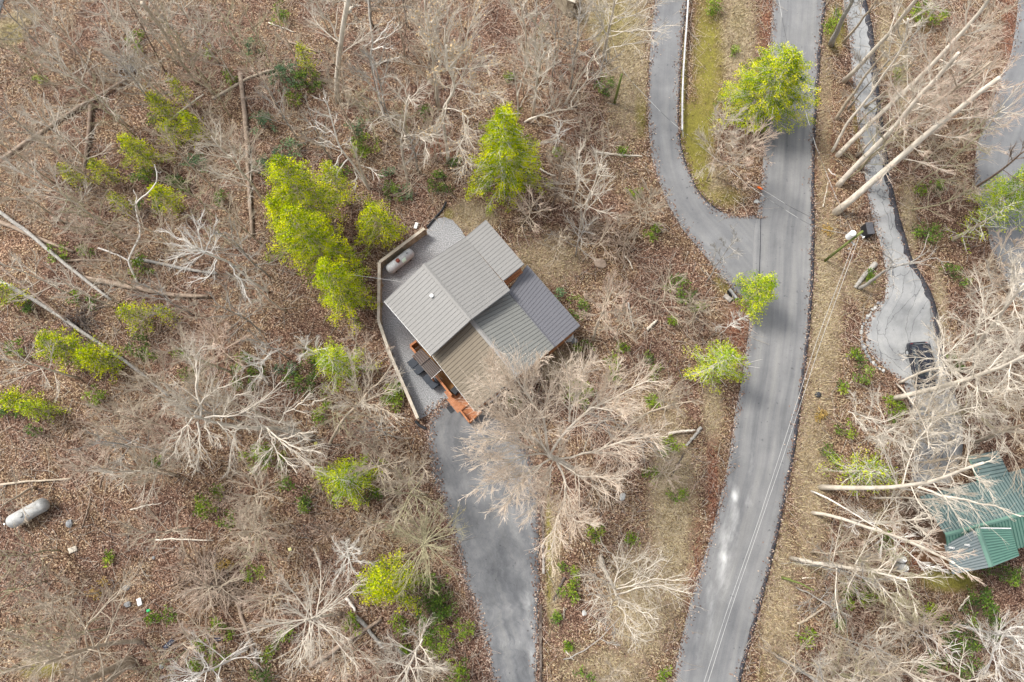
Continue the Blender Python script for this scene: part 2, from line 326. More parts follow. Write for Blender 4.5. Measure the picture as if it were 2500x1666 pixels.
# ------------------------------------------------------------------ paved strips
def paving_material(name, dark, mid, light, crack=0.0, streak=.5):
    m = bpy.data.materials.new(name); m.use_nodes = True
    n = m.node_tree.nodes; l = m.node_tree.links; b = n['Principled BSDF']; b.inputs['Roughness'].default_value = .85; b.inputs['Specular IOR Level'].default_value = .25
    uv = n.new('ShaderNodeUVMap'); uv.uv_map = 'UVMap'; tc = n.new('ShaderNodeTexCoord')
    def noise(src, s, det=5, rough=.6, sc=(1, 1, 1)):
        mp = n.new('ShaderNodeMapping'); mp.inputs['Scale'].default_value = sc; l.new(src, mp.inputs[0])
        q = n.new('ShaderNodeTexNoise'); q.inputs['Scale'].default_value = s; q.inputs['Detail'].default_value = det; q.inputs['Roughness'].default_value = rough
        l.new(mp.outputs[0], q.inputs['Vector']); return q.outputs['Fac']
    def ramp(src, stops):
        r = n.new('ShaderNodeValToRGB'); e = r.color_ramp.elements; e[0].position, e[0].color = stops[0][0], (*stops[0][1], 1); e[-1].position, e[-1].color = stops[-1][0], (*stops[-1][1], 1)
        for p, c in stops[1:-1]: q = e.new(p); q.color = (*c, 1)
        l.new(src, r.inputs[0]); return r.outputs[0]
    def mix(f, a, c, typ='MIX', fac=None):
        q = n.new('ShaderNodeMix'); q.data_type = 'RGBA'; q.blend_type = typ
        if f is not None: l.new(f, q.inputs[0])
        else: q.inputs[0].default_value = fac
        l.new(a, q.inputs[6]); l.new(c, q.inputs[7]); return q.outputs[2]
    base = ramp(noise(tc.outputs['Object'], .35, 8, .6), [(.3, dark), (.5, mid), (.7, light)])
    stv = ramp(noise(uv.outputs[0], 1.0, 6, .6, (1.1, .06, 1)), [(.3, (.72, .73, .75)), (.5, (1, 1, 1)), (.72, (1.28, 1.26, 1.2))])
    base = mix(None, base, stv, 'MULTIPLY', streak)
    gr = ramp(noise(tc.outputs['Object'], 14, 4, .8), [(.3, (.8, .8, .8)), (.5, (1, 1, 1)), (.72, (1.2, 1.2, 1.2))])
    base = mix(None, base, gr, 'MULTIPLY', .7)
    sp = ramp(noise(tc.outputs['Object'], 2.2, 3, .5), [(.0, (.5, .5, .52)), (.27, (.55, .55, .57)), (.33, (1, 1, 1)), (.8, (1, 1, 1))])
    base = mix(None, base, sp, 'MULTIPLY', .8)
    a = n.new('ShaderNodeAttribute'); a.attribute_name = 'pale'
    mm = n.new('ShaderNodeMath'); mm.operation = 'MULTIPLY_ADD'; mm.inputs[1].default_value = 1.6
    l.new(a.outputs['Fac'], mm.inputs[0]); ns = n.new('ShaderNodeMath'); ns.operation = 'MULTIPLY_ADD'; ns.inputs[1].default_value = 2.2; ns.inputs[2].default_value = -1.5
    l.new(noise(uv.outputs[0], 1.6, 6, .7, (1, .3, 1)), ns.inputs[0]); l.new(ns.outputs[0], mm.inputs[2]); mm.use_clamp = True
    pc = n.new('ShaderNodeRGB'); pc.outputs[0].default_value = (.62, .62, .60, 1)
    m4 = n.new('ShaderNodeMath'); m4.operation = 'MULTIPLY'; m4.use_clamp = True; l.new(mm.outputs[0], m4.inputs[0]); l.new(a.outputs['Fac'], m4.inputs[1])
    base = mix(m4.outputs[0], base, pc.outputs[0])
    if crack:
        mp = n.new('ShaderNodeMapping'); mp.inputs['Scale'].default_value = (.9, .28, 1); l.new(uv.outputs[0], mp.inputs[0])
        nz = n.new('ShaderNodeTexNoise'); nz.inputs['Scale'].default_value = 1.2; nz.inputs['Detail'].default_value = 5; l.new(uv.outputs[0], nz.inputs['Vector'])
        mv = n.new('ShaderNodeMix'); mv.data_type = 'RGBA'; mv.inputs[0].default_value = .35; l.new(mp.outputs[0], mv.inputs[6]); l.new(nz.outputs['Color'], mv.inputs[7])
        vo = n.new('ShaderNodeTexVoronoi'); vo.feature = 'DISTANCE_TO_EDGE'; vo.inputs['Scale'].default_value = 1.1; l.new(mv.outputs[2], vo.inputs['Vector'])
        ck = ramp(vo.outputs['Distance'], [(0, (.42, .42, .44)), (.008, (.5, .5, .52)), (.018, (1, 1, 1)), (1, (1, 1, 1))])
        base = mix(None, base, ck, 'MULTIPLY', crack)
    l.new(base, b.inputs['Base Color'])
    bp = n.new('ShaderNodeBump'); bp.inputs['Strength'].default_value = .25; bp.inputs['Distance'].default_value = .02
    l.new(noise(tc.outputs['Object'], 25, 3), bp.inputs['Height']); l.new(bp.outputs[0], b.inputs['Normal'])
    return m
def strip(name, L, R, z, m, pale=(), nu=14, rag=0.0, nv=140):
    l = smooth_line(W3(L), nv); r = smooth_line(W3(R), nv); V, UV, PA = [], [], []
    acc = 0; prev = None; rnd = random.Random(5)
    jl = [rnd.uniform(-rag, rag) for _ in range(nv)]; jr = [rnd.uniform(-rag, rag) for _ in range(nv)]
    for i in range(nv):
        a, b = l[i], r[i]; wd = (b-a).normalized(); a = a-wd*jl[i]; b = b+wd*jr[i]
        mid = (a+b)/2
        if prev is not None: acc += (mid-prev).length
        prev = mid; w = (b-a).length
        for k in range(nu+1):
            p = a.lerp(b, k/nu); V.append((p.x, p.y, z)); UV.append((k/nu*w, acc))
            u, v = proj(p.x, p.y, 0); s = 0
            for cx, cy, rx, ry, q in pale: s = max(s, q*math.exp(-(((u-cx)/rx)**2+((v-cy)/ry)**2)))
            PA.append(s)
    F = quads_grid(nu+1, nv); n0 = len(V)
    # short skirt down to the soil on both sides
    for i in range(nv):
        for k in (0, nu): p = V[i*(nu+1)+k]; V.append((p[0], p[1], z-.12)); UV.append(UV[i*(nu+1)+k]); PA.append(0)
    sk = []
    for i in range(nv-1):
        sk += [(i*(nu+1), (i+1)*(nu+1), n0+2*i+2, n0+2*i), ((i+1)*(nu+1)+nu, i*(nu+1)+nu, n0+2*i+1, n0+2*i+3)]
    F = np.concatenate([F, sk]); me = mesh_arr(name, V, F)
    if Vector(me.polygons[0].normal).z < 0: me.flip_normals()
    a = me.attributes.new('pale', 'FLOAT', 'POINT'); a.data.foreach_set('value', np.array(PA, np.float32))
    uvl = me.uv_layers.new(name='UVMap'); li = np.zeros(len(me.loops), np.int32); me.loops.foreach_get('vertex_index', li)
    uvl.data.foreach_set('uv', np.array(UV, np.float32)[li].ravel())
    return tag(link(name, me, m), kind='structure')
asph = paving_material('asphalt_road', (.155, .156, .158), (.182, .183, .184), (.21, .21, .21), streak=1)
asph2 = paving_material('asphalt_drive', (.145, .147, .152), (.175, .177, .18), (.21, .212, .214), streak=.6)
asph3 = paving_material('asphalt_worn', (.10, .103, .108), (.155, .158, .162), (.23, .23, .23), crack=.2, streak=1)
conc = paving_material('concrete_drive', (.19, .195, .195), (.27, .275, .275), (.34, .34, .335), crack=.9, streak=.4)
ROAD_GLARE = [(1793, 1212, 9, 22, 1.0), (1826, 1225, 16, 22, .5), (1781, 1302, 8, 16, .9), (1769, 1362, 9, 16, 1.0), (1762, 1388, 8, 9, .95), (1790, 1250, 20, 110, .6), (1765, 1360, 22, 120, .62), (1735, 1480, 18, 130, .5), (1700, 1580, 12, 110, .4), (1835, 1130, 10, 110, .42), (1780, 1440, 9, 130, .4), (1850, 1000, 10, 140, .25)]  # glare on the main road, painted as pale streaks into its colour
strip('road', road_L, road_R, .05, asph, ROAD_GLARE)
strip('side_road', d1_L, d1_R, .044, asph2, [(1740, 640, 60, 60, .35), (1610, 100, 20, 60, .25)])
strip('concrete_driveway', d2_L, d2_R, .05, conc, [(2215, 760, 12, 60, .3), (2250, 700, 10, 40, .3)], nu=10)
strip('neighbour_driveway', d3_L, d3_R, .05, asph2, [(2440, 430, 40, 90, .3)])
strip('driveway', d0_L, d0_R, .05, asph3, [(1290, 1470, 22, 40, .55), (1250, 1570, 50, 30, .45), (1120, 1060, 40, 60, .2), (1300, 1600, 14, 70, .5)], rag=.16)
strip('asphalt_pad', [(-60, -60), (-60, 90)], [(30, -60), (-4, 42)], .05, asph2, nv=6, nu=4)
kerbm = mat('kerb_black_asphalt', [(.02, .02, .024), (.035, .035, .042), (.06, .06, .07)], 3, .8, .3)
def kerb(name, pts, w, h, z0=-.1, n=120, inset=0):
    q = smooth_line(W3(pts), n); V = []
    for i, p in enumerate(q):
        t = (q[min(n-1, i+1)]-q[max(0, i-1)]).normalized(); s = Vector((t.y, -t.x, 0))
        wi = w*random.uniform(.55, 1.25)
        for a, z in ((0, z0), (.03, h), (wi*.6, h*.9), (wi, h*.35), (wi+.05, z0)): c = p+s*(a+inset); V.append((c.x, c.y, z))
    F = [[i*5+k, i*5+k+1, i*5+6+k, i*5+5+k] for i in range(n-1) for k in range(4)]
    me = mesh_arr(name, V, F)
    if sum(p.normal.z for p in me.polygons) < 0: me.flip_normals()
    return tag(link(name, me, kerbm), kind='structure')
kerb('road_kerb', road_R[::-1], -.34, .10)
kerb('driveway_kerb', d2_R[:-3][::-1], -.55, .14)
kerb('side_road_kerb', d1_R[:11][::-1], -.14, .1)
# gravel yard behind the house
gmv = mat('gravel_grey', [(.09, .095, .10), (.20, .205, .21), (.33, .335, .34), (.50, .50, .50)], 9, .9, .9, detail=8)
gp = W3(gravel)
bmg = bmesh.new(); fv = [bmg.verts.new((p.x, p.y, .0)) for p in gp]; bmg.faces.new(fv); bmesh.ops.triangulate(bmg, faces=bmg.faces[:]); bmg.normal_update()
meg = bpy.data.meshes.new('gravel_yard'); bmg.to_mesh(meg); bmg.free()
if meg.polygons[0].normal.z < 0: meg.flip_normals()
tag(link('gravel_yard', meg, gmv), kind='structure')
seam = MB(); 
for a, b in zip(W3([(1857, 528), (1856, 600), (1853, 680), (1848, 742)]), W3([(1857, 528), (1856, 600), (1853, 680), (1848, 742)])[1:]):
    t = (b-a).normalized(); s = Vector((t.y, -t.x, 0))*.04
    seam.add(([(*(a+s).xy, .0545), (*(a-s).xy, .0545), (*(b-s).xy, .0545), (*(b+s).xy, .0545)], [(3, 2, 1, 0)]))
tag(seam.build('road_joint', kerbm), kind='structure')

# ------------------------------------------------------------------ the house
def roofmat(n, c, k=.045):
    return mat(n, [tuple(x*(1-k) for x in c), c, tuple(min(1, x*(1+k)) for x in c)], 1.2, .55, .0, spec=.3)
RA = roofmat('metal_roof_pale_grey', (.24, .234, .222)); RAs = roofmat('seam_pale_grey', (.205, .20, .19))
RC = roofmat('metal_roof_grey', (.185, .188, .175)); RCs = roofmat('seam_grey', (.115, .118, .112))
RB = roofmat('metal_roof_blue_grey', (.135, .136, .15)); RBs = roofmat('seam_blue_grey', (.105, .105, .12))
RD = roofmat('metal_roof_tan_lit', (.175, .145, .105)); RDs = roofmat('seam_tan_lit', (.115, .093, .066))  # left slope of the same grey metal, tan tint of the light painted in
RP = roofmat('porch_roof_brown', (.17, .145, .13), .2); RPs = roofmat('porch_seam_and_shade_brown', (.06, .045, .04))
WOOD = mat('stained_siding_orange', [(.24, .085, .03), (.35, .14, .05), (.42, .18, .075)], 3, .65, .3, stretch=(1, 1, 5))
DECK = mat('deck_stain_orange', [(.27, .10, .04), (.40, .165, .07), (.48, .22, .11)], 4, .6, .2)
DECKD = mat('deck_boards_brown', [(.15, .075, .02), (.25, .125, .035), (.33, .17, .05)], 3, .7, .2)
WHITE = mat('white_paint', [(.74, .74, .72), (.82, .82, .8)], 4, .5)
GLASS = mat('window_glass', [(.03, .04, .05), (.06, .07, .08)], 2, .1, spec=.8)
BLACK = mat('black_plastic', [(.012, .013, .016), (.025, .027, .032)], 4, .5)

def lerp3(a, b, t): return Vector(a).lerp(Vector(b), t)
def roof_slope(parent, q, n, mats, seam_w=.07, seam_h=.04):
    """q = ridge0, ridge1, eave1, eave0. Panels (sub-parts) laid side by side, each with its standing seam."""
    r0, r1, e1, e0 = [Vector(p) for p in q]
    N = (r1-r0).cross(e0-r0).normalized()
    if N.z < 0: N = -N
    for i in range(n):
        a, b = i/n, (i+1)/n
        A, B = lerp3(r0, r1, a), lerp3(r0, r1, b); Cc, D = lerp3(e0, e1, b), lerp3(e0, e1, a)
        t = (B-A).normalized(); g = t*.006
        m = MB(); up = N*.035
        vs = [A+g, B-g, Cc-g, D+g]; vs = [v-up for v in vs]+vs
        m.add((vs, [(3, 2, 1, 0), (4, 5, 6, 7), (0, 1, 5, 4), (1, 2, 6, 5), (2, 3, 7, 6), (3, 0, 4, 7)]), 0)
        w = t*seam_w; h = N*seam_h
        sv_ = [A+N*.002, A+w+N*.002, D+w+N*.002, D+N*.002]; sv_ = sv_+[sv_[0]+h+w*.2, sv_[1]+h-w*.2, sv_[2]+h-w*.2, sv_[3]+h+w*.2]
        m.add((sv_, [(3, 2, 1, 0), (4, 5, 6, 7), (0, 1, 5, 4), (1, 2, 6, 5), (2, 3, 7, 6), (3, 0, 4, 7)]), 1)
        m.build('roof_panel', mats, parent)
def bar(m, a, b, w, h, mi=0):
    a, b = Vector(a), Vector(b); t = (b-a).normalized(); s = t.cross(Vector((0, 0, 1))).normalized()*w/2; u = Vector((0, 0, h))
    vs = [a-s, a+s, b+s, b-s]; vs = vs+[v+u for v in vs]
    m.add((vs, [(3, 2, 1, 0), (4, 5, 6, 7), (0, 1, 5, 4), (1, 2, 6, 5), (2, 3, 7, 6), (3, 0, 4, 7)]), mi); return m
def cap_bar(name, a, b, w, m, parent):
    """shallow inverted V ridge cap"""
    a, b = Vector(a), Vector(b); t = (b-a).normalized(); s = t.cross(Vector((0, 0, 1))).normalized()*w/2
    k = MB(); up = Vector((0, 0, .07)); dn = Vector((0, 0, -.05))
    vs = [a-s+dn, a+up, a+s+dn, b-s+dn, b+up, b+s+dn]
    k.add((vs, [(0, 1, 4, 3), (1, 2, 5, 4), (0, 3, 5, 2), (0, 2, 1), (3, 4, 5)])); return k.build(name, m, parent)
def gable_body(name, eL0, eL1, r0, r1, eR0, eR1, m, parent, ins=.45, drop=.14, zb=-.1):
    """walls under a gable: eave/ridge lines at end 0 and end 1"""
    t = (Vector(r1)-Vector(r0)).normalized()
    k = MB(); ends = []
    for (l, r, e, sg) in ((eL0, r0, eR0, 1), (eL1, r1, eR1, -1)):
        l, r, e = Vector(l), Vector(r), Vector(e); sh = Vector((t.x, t.y, 0))*ins*sg
        f = ins/max(.1, (r-l).xy.length); g = ins/max(.1, (r-e).xy.length)
        l2 = l.lerp(r, f)+sh; e2 = e.lerp(r, g)+sh; r2 = r+sh
        d = Vector((0, 0, drop))
        ends.append([Vector((l2.x, l2.y, zb)), l2-d, r2-d, e2-d, Vector((e2.x, e2.y, zb))])
    a, b = ends; k.add((a+b, [(0, 1, 2, 3, 4), (9, 8, 7, 6, 5)]+[(i, (i+1) % 5+0, (i+1) % 5+5, i+5) for i in range(5)]))
    o = k.build(name, m, parent); bm = bmesh.new(); bm.from_mesh(o.data); bmesh.ops.recalc_face_normals(bm, faces=bm.faces); bm.to_mesh(o.data); bm.free()
    return o

hc = at(1150, 790, 0)
H = thing('house', 'large cabin with grey metal roofs and orange wood siding beside the gravel yard', 'house', (hc.x, hc.y, 0))
zr_, ze_ = 8.2, 6.3
R1 = at(1034, 645, zr_); R2 = at(1149, 781, zr_)
Lt = at(937.5, 736, ze_); Bt = at(1052, 869, ze_)
Mt = at(1136, 579, ze_+.15); Et = at(1245, 709, ze_+.15)
Tt = at(1186, 537, ze_-.35); Ct = at(1279, 645, ze_-.35); Dt = at(1228, 686, ze_+.11)
zr2, ze2, ze3 = 6.9, 5.0, 4.2
Q1 = at(1146, 778, zr2); Q2 = at(1264, 917, zr2)
# run the low roofs back under the high one
dq = (Q1-Q2).normalized(); Q0 = Q1+dq*.8
DL0 = at(1054, 868, ze2); DL1 = at(1157, 1002, ze2)
CB1 = at(1354, 847, ze2+.1); CB0 = at(1240, 712, ze2+.1)
BE0 = at(1287, 647, ze3+.1); BE1 = at(1416, 795, ze3)
DL0 = DL0+(DL0-DL1).normalized()*.8
gable_body('wall', Lt, Bt, R1, R2, Mt, Et, WOOD, H)
gable_body('wall', DL0, DL1, Q0, Q2, CB0, CB1, WOOD, H)
# lean-to walls below the blue grey slope and the small porch corner
def lean_body(a0, a1, b0, b1, m, parent, ins=.35):
    a0, a1, b0, b1 = [Vector(v) for v in (a0, a1, b0, b1)]; t = (a1-a0).normalized(); n = (b0-a0).normalized()
    A0 = a0+t*ins; A1 = a1-t*ins; B0 = b0+t*ins-n*ins; B1 = b1-t*ins-n*ins
    d = Vector((0, 0, .14)); top = [v-d for v in (A0, A1, B1, B0)]; bot = [Vector((v.x, v.y, -.1)) for v in top]
    k = MB(); k.add((bot+top, [(3, 2, 1, 0), (4, 5, 6, 7), (0, 1, 5, 4), (1, 2, 6, 5), (2, 3, 7, 6), (3, 0, 4, 7)]))
    o = k.build('wall', m, parent); bm = bmesh.new(); bm.from_mesh(o.data); bmesh.ops.recalc_face_normals(bm, faces=bm.faces); bm.to_mesh(o.data); bm.free()
lean_body(CB0, CB1, BE0, BE1, WOOD, H)
def roofpart(label): o = bpy.data.objects.new('roof', None); COL.objects.link(o); o.parent = H; o['label'] = label; return o
up = Vector((0, 0, 1))
ro = cap_bar('roof', R1+up*.03, R2+up*.03, .42, RA, H); ro['label'] = 'pale grey high roof with its ridge cap'
roof_slope(ro, (R1, R2, Bt, Lt), 18, [RA, RAs], .05, .02); roof_slope(ro, (R1, R2, Et, Mt), 18, [RA, RAs], .06, .02); roof_slope(ro, (Mt, Dt, Ct, Tt), 15, [RA, RAs], .06, .02)
ro2 = cap_bar('roof', Q1+up*.03-dq*.2, Q2+up*.03, .42, RA, H); ro2['label'] = 'lower grey roof, left slope painted with a tan tint of light'
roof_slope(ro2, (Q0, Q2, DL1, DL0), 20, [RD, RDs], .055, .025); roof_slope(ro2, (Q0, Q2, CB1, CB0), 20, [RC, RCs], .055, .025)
ro3 = cap_bar('roof', CB0+up*.0, CB1+up*.0, .26, RB, H); ro3['label'] = 'blue grey lean-to roof'
roof_slope(ro3, (CB0+up*-.02, CB1+up*-.02, BE1, BE0), 21, [RB, RBs], .055, .02)
# fascias, gutter, eave boards
fa = MB(); bar(fa, Lt-up*.17, Bt-up*.17, .07, .15); bar(fa, DL0-up*.17, DL1-up*.17, .05, .14); fa.build('fascia', WHITE, H)
fb = MB()
for a, b in ((Bt, R2), (R2, Et), (Lt, R1), (Tt, Ct), (Ct, Dt), (Dt, Et), (CB1, Q2), (DL1, Q2), (CB1, BE1), (BE0, BE1), (R1, Mt), (Mt, Tt)): bar(fb, a-up*.22, b-up*.22, .05, .17)
fb.build('rake_board', mat('trim_grey', [(.24, .24, .245), (.3, .3, .3)], 3, .6), H)
# porch corner: posts, beam and rail between the two roofs
pf = MB()
a, b = at(1230, 690, 5.4), at(1272, 657, 5.4)
bar(pf, a, b, .16, .2); bar(pf, at(1233, 697, 4.5), at(1274, 664, 4.5), .3, .25)
for i in range(9): p = lerp3(at(1233, 695, 4.6), at(1272, 662, 4.6), i/8); pf.box((p.x, p.y, 4.6), .06, .06, .8)
pf.build('porch_rail', DECK, H)
vp = at(1054, 723, 7.75); vm = MB(); vm.tube([vp-up*.6, vp+up*.1], [.12, .12], 10); vm.tube([vp+up*.1, vp+up*.18], [.2, .17], 12); vm.build('vent_pipe', WHITE, H, smooth=False)
# gable trim band and windows on the gable wall that faces the driveway
tvec = (Q2-Q1).normalized(); nvec = (CB1-Q2); nvec.z = 0; nvec.normalize(); gc = Q2-Vector((tvec.x, tvec.y, 0))*.43
for s, zb, w in ((-2.6, .9, 1.3), (-.4, .9, 1.3), (2.2, .9, 1.6), (-1.2, 3.4, 1.2), (1.2, 3.4, 1.2)):
    c = gc+nvec*s; k = MB(); rz = math.atan2(nvec.y, nvec.x)
    wf = k.box((c.x, c.y, zb), w+.16, .08, 1.36, rz=rz).build('window', WHITE, H)
    k = MB(); tv2 = Vector((tvec.x, tvec.y, 0))*.04; k.box((c.x+tv2.x, c.y+tv2.y, zb+.08), w, .04, 1.2, rz=rz); o = k.build('pane', GLASS, wf)
# small ribbed entry roof
K = lambda x, y, z: at(960+x/6.27, 800+y/6.27, z)
er = cap_bar('roof', K(415, 580, 3.75), K(563, 458, 3.75), .14, RP, H); er['label'] = 'small brown ribbed roof over the side entry'
roof_slope(er, (K(415, 580, 3.7), K(563, 458, 3.7), K(430, 322, 2.9), K(295, 428, 2.9)), 5, [RPs, RP], .05, .05)  # left slope lies in shade: painted in with the dark seam brown
roof_slope(er, (K(563, 458, 3.7), K(415, 580, 3.7), K(585, 780, 3.1), K(735, 640, 3.1)), 7, [RP, RPs], .05, .05)
k = MB(); bar(k, K(585, 782, 2.96), K(737, 642, 2.96), .1, .14); k.build('fascia', WHITE, H)
k = MB()
for x, y in ((310, 435), (590, 770)): p = K(x, y, 2.8); k.box((p.x, p.y, 0), .14, .14, 2.85)
k.build('post', DECK, H)

# deck: floor boards, rails, landing, steps
dk0 = K(800, 900, 0)
DK = thing('deck', 'orange stained wooden deck with solid rails along the left side of the cabin', 'deck', (dk0.x, dk0.y, 0))
def boards(q, n, m, z, th=.05, gap=.012, parent=None):
    a, b, c, dd = [Vector(p) for p in q]
    for i in range(n):
        s, t = i/n, (i+1)/n; A, B, C2, D2 = lerp3(a, b, s), lerp3(a, b, t), lerp3(dd, c, t), lerp3(dd, c, s)
        g = (B-A).normalized()*gap; vs = [A+g, B-g, C2-g, D2+g]; d_ = Vector((0, 0, th)); vs = [v-d_ for v in vs]+vs
        k = MB(); k.add((vs, [(3, 2, 1, 0), (4, 5, 6, 7), (0, 1, 5, 4), (1, 2, 6, 5), (2, 3, 7, 6), (3, 0, 4, 7)])); k.build('floor_board', m, parent)
zd = 1.15
boards((K(285, 285, zd), K(370, 222, zd), K(560, 440, zd), K(470, 520, zd)), 8, DECKD, zd, parent=DK)
boards((K(440, 500, zd), K(560, 420, zd), K(1010, 960, zd), K(890, 1050, zd)), 9, DECKD, zd, parent=DK)
boards((K(820, 1105, zd-.3), K(975, 960, zd-.3), K(1165, 1170, zd-.3), K(985, 1310, zd-.3)), 9, DECK, zd, parent=DK)
boards((K(1000, 1240, .62), K(1160, 1140, .62), K(1300, 1300, .62), K(1150, 1440, .62)), 9, DECK, .62, parent=DK)
boards((K(775, 985, .55), K(850, 950, .55), K(910, 1040, .55), K(850, 1085, .55)), 3, DECK, .6, parent=DK)
def rail(a, b, w=.2, z0=.2):
    k = MB(); bar(k, Vector(a)-up*.06, Vector(b)-up*.06, w, .06); k.build('rail_cap', DECK, DK)
    k = MB(); a2 = Vector((a[0], a[1], z0)); b2 = Vector((b[0], b[1], z0)); bar(k, a2, b2, .09, a[2]-z0-.07); k.build('rail_panel', WOOD, DK)
rail(K(255, 278, 2.1), K(355, 205, 2.1)); rail(K(262, 292, 2.1), K(345, 392, 2.1)); rail(K(650, 735, 2.1), K(890, 1040, 2.1))
rail(K(1015, 1255, 1.55), K(1162, 1447, 1.55), .16); rail(K(1166, 1445, 1.55), K(1345, 1275, 1.55), .16)
k = MB(); bar(k, K(1195, 1200, 1.5), K(1270, 1285, 1.5), .1, .08); k.build('handrail', mat('iron_dark', [(.05, .03, .025), (.1, .06, .05)], 4, .5), DK)
gb = K(955, 980, 1.2); gr_ = thing('storage_box', 'black grill box standing on the deck against the tan tinted roof edge', 'box', (gb.x, gb.y, zd))
k = MB(); k.box((gb.x, gb.y, zd), .62, .72, .8, rz=.85); k.build('body', BLACK, gr_, bevel=.03); k = MB(); k.box((gb.x, gb.y, zd+.81), .56, .64, .1, rz=.85); k.build('lid', BLACK, gr_, bevel=.03)
mp_ = K(865, 1240, 0); gt = thing('doormat', 'black rubber mat lying on the driveway at the foot of the orange deck', 'mat', (mp_.x, mp_.y, .055))
k = MB(); rzm = -math.atan2(960-800, 1400-1230)
q = [K(800, 1215, .06), K(855, 1160, .06), K(940, 1275, .06), K(882, 1318, .06)]
k.add(([v for v in q]+[v+up*.05 for v in q], [(3, 2, 1, 0), (4, 5, 6, 7), (0, 1, 5, 4), (1, 2, 6, 5), (2, 3, 7, 6), (3, 0, 4, 7)])); k.build('slab', BLACK, gt)
k = MB()
for i in range(1, 5): bar(k, lerp3(q[0], q[3], i/5)+up*.052, lerp3(q[1], q[2], i/5)+up*.052, .03, .012)
k.build('rib', kerbm, gt)
# four dark lidded bins by the deck
BINM = mat('bin_navy', [(.018, .024, .034), (.035, .045, .06)], 3, .5)
for i, (x, y, lb) in enumerate(((300, 545, 'navy lidded bin in the gravel yard, farthest from the driveway'), (385, 645, 'navy lidded bin half under the brown entry roof, second from the top'), (535, 780, 'navy lidded bin mostly hidden under the brown entry roof'), (612, 862, 'navy lidded bin nearest the driveway beside the orange deck rail'))):
    p = K(x, y, 1.0); T = thing('wheelie_bin', lb, 'bin', (p.x, p.y, .0), 'dark bins beside the deck'); rz = -.9
    k = MB(); vs = []
    for z, s in ((.08, .29), (.98, .37)):
        for a, b in ((-1, -1), (1, -1), (1, 1), (-1, 1)): v = Matrix.Rotation(rz, 3, 'Z') @ Vector((a*s, b*s*1.1, 0)); vs.append((p.x+v.x, p.y+v.y, z))
    k.add((vs, [(3, 2, 1, 0), (4, 5, 6, 7), (0, 1, 5, 4), (1, 2, 6, 5), (2, 3, 7, 6), (3, 0, 4, 7)])); k.build('body', BINM, T, bevel=.03)
    k = MB(); k.box((p.x, p.y, .985), .84, .9, .09, rz=rz); lid = k.build('lid', BINM, T, bevel=.03)
    k = MB(); v = Matrix.Rotation(rz, 3, 'Z') @ Vector((0, .5, 0)); w2 = Matrix.Rotation(rz, 3, 'Z') @ Vector((.3, 0, 0)); c = Vector((p.x, p.y, 1.0))+v; k.tube([c-w2, c+w2], [.03, .03], 6); k.build('handle', BLACK, T)
    for sgn in (-1, 1):
        c = Vector((p.x, p.y, .12))+v*.8+w2*sgn; k = MB(); k.tube([c, c+w2*.2*sgn], [.12, .12], 10); k.build('wheel', BLACK, T)

# ------------------------------------------------------------------ timber wall round the yard
TIM = mat('timber_weathered', [(.20, .165, .11), (.34, .29, .21), (.46, .41, .32)], 3, .9, .5)
TIMC = mat('timber_cap', [(.34, .30, .23), (.47, .42, .34), (.55, .5, .42)], 2, .9, .4)
wl = [at(u, v, 1.5) for u, v in ((1036, 558), (926, 641), (924, 783), (950, 860), (1020, 1022))]
tw = thing('timber_fence', 'weathered timber board fence bent around the gravel yard behind the cabin', 'fence', (wl[2].x, wl[2].y, 0))
for a, b in zip(wl, wl[1:]):
    L = (b-a).xy.length; n = max(1, round(L/2.4))
    for i in range(n):
        p, q = lerp3(a, b, i/n), lerp3(a, b, (i+1)/n); t = (q-p).normalized()*.008
        k = MB(); bar(k, Vector((p.x, p.y, 1.5))+t, Vector((q.x, q.y, 1.5))-t, .3, .05); k.build('cap_board', TIMC, tw)
        for j in range(7):
            z = -.05+j*.215; jit = random.uniform(-.008, .008); sdv = Vector((t.y, -t.x, 0)).normalized()*jit
            k = MB(); bar(k, Vector((p.x, p.y, z))+t+sdv, Vector((q.x, q.y, z))-t+sdv, .1, .2); k.build('board', TIM, tw)
        sd = Vector((t.y, -t.x, 0)).normalized()*-.12
        k = MB(); k.box((p.x+sd.x, p.y+sd.y, -.1), .14, .14, 1.58, rz=math.atan2(t.y, t.x)); k.build('post', TIM, tw)

def black_pipe(label, pts, r=.11):
    q = smooth_line(W3(pts, r+.02), 26)
    rr = [r*(1.08 if i % 2 else .92) for i in range(26)]
    T = tubes('drain_pipe', [(q, rr)], 8, BLACK, cap=True); tag(T, label, 'pipe')
black_pipe('black corrugated pipe curving away from the upper end of the timber fence', [(1089, 494), (1080, 513), (1064, 530), (1042, 556)])
black_pipe('short black corrugated pipe at the lower end of the timber fence', [(1014, 1028), (1025, 1040), (1041, 1047)], .14)

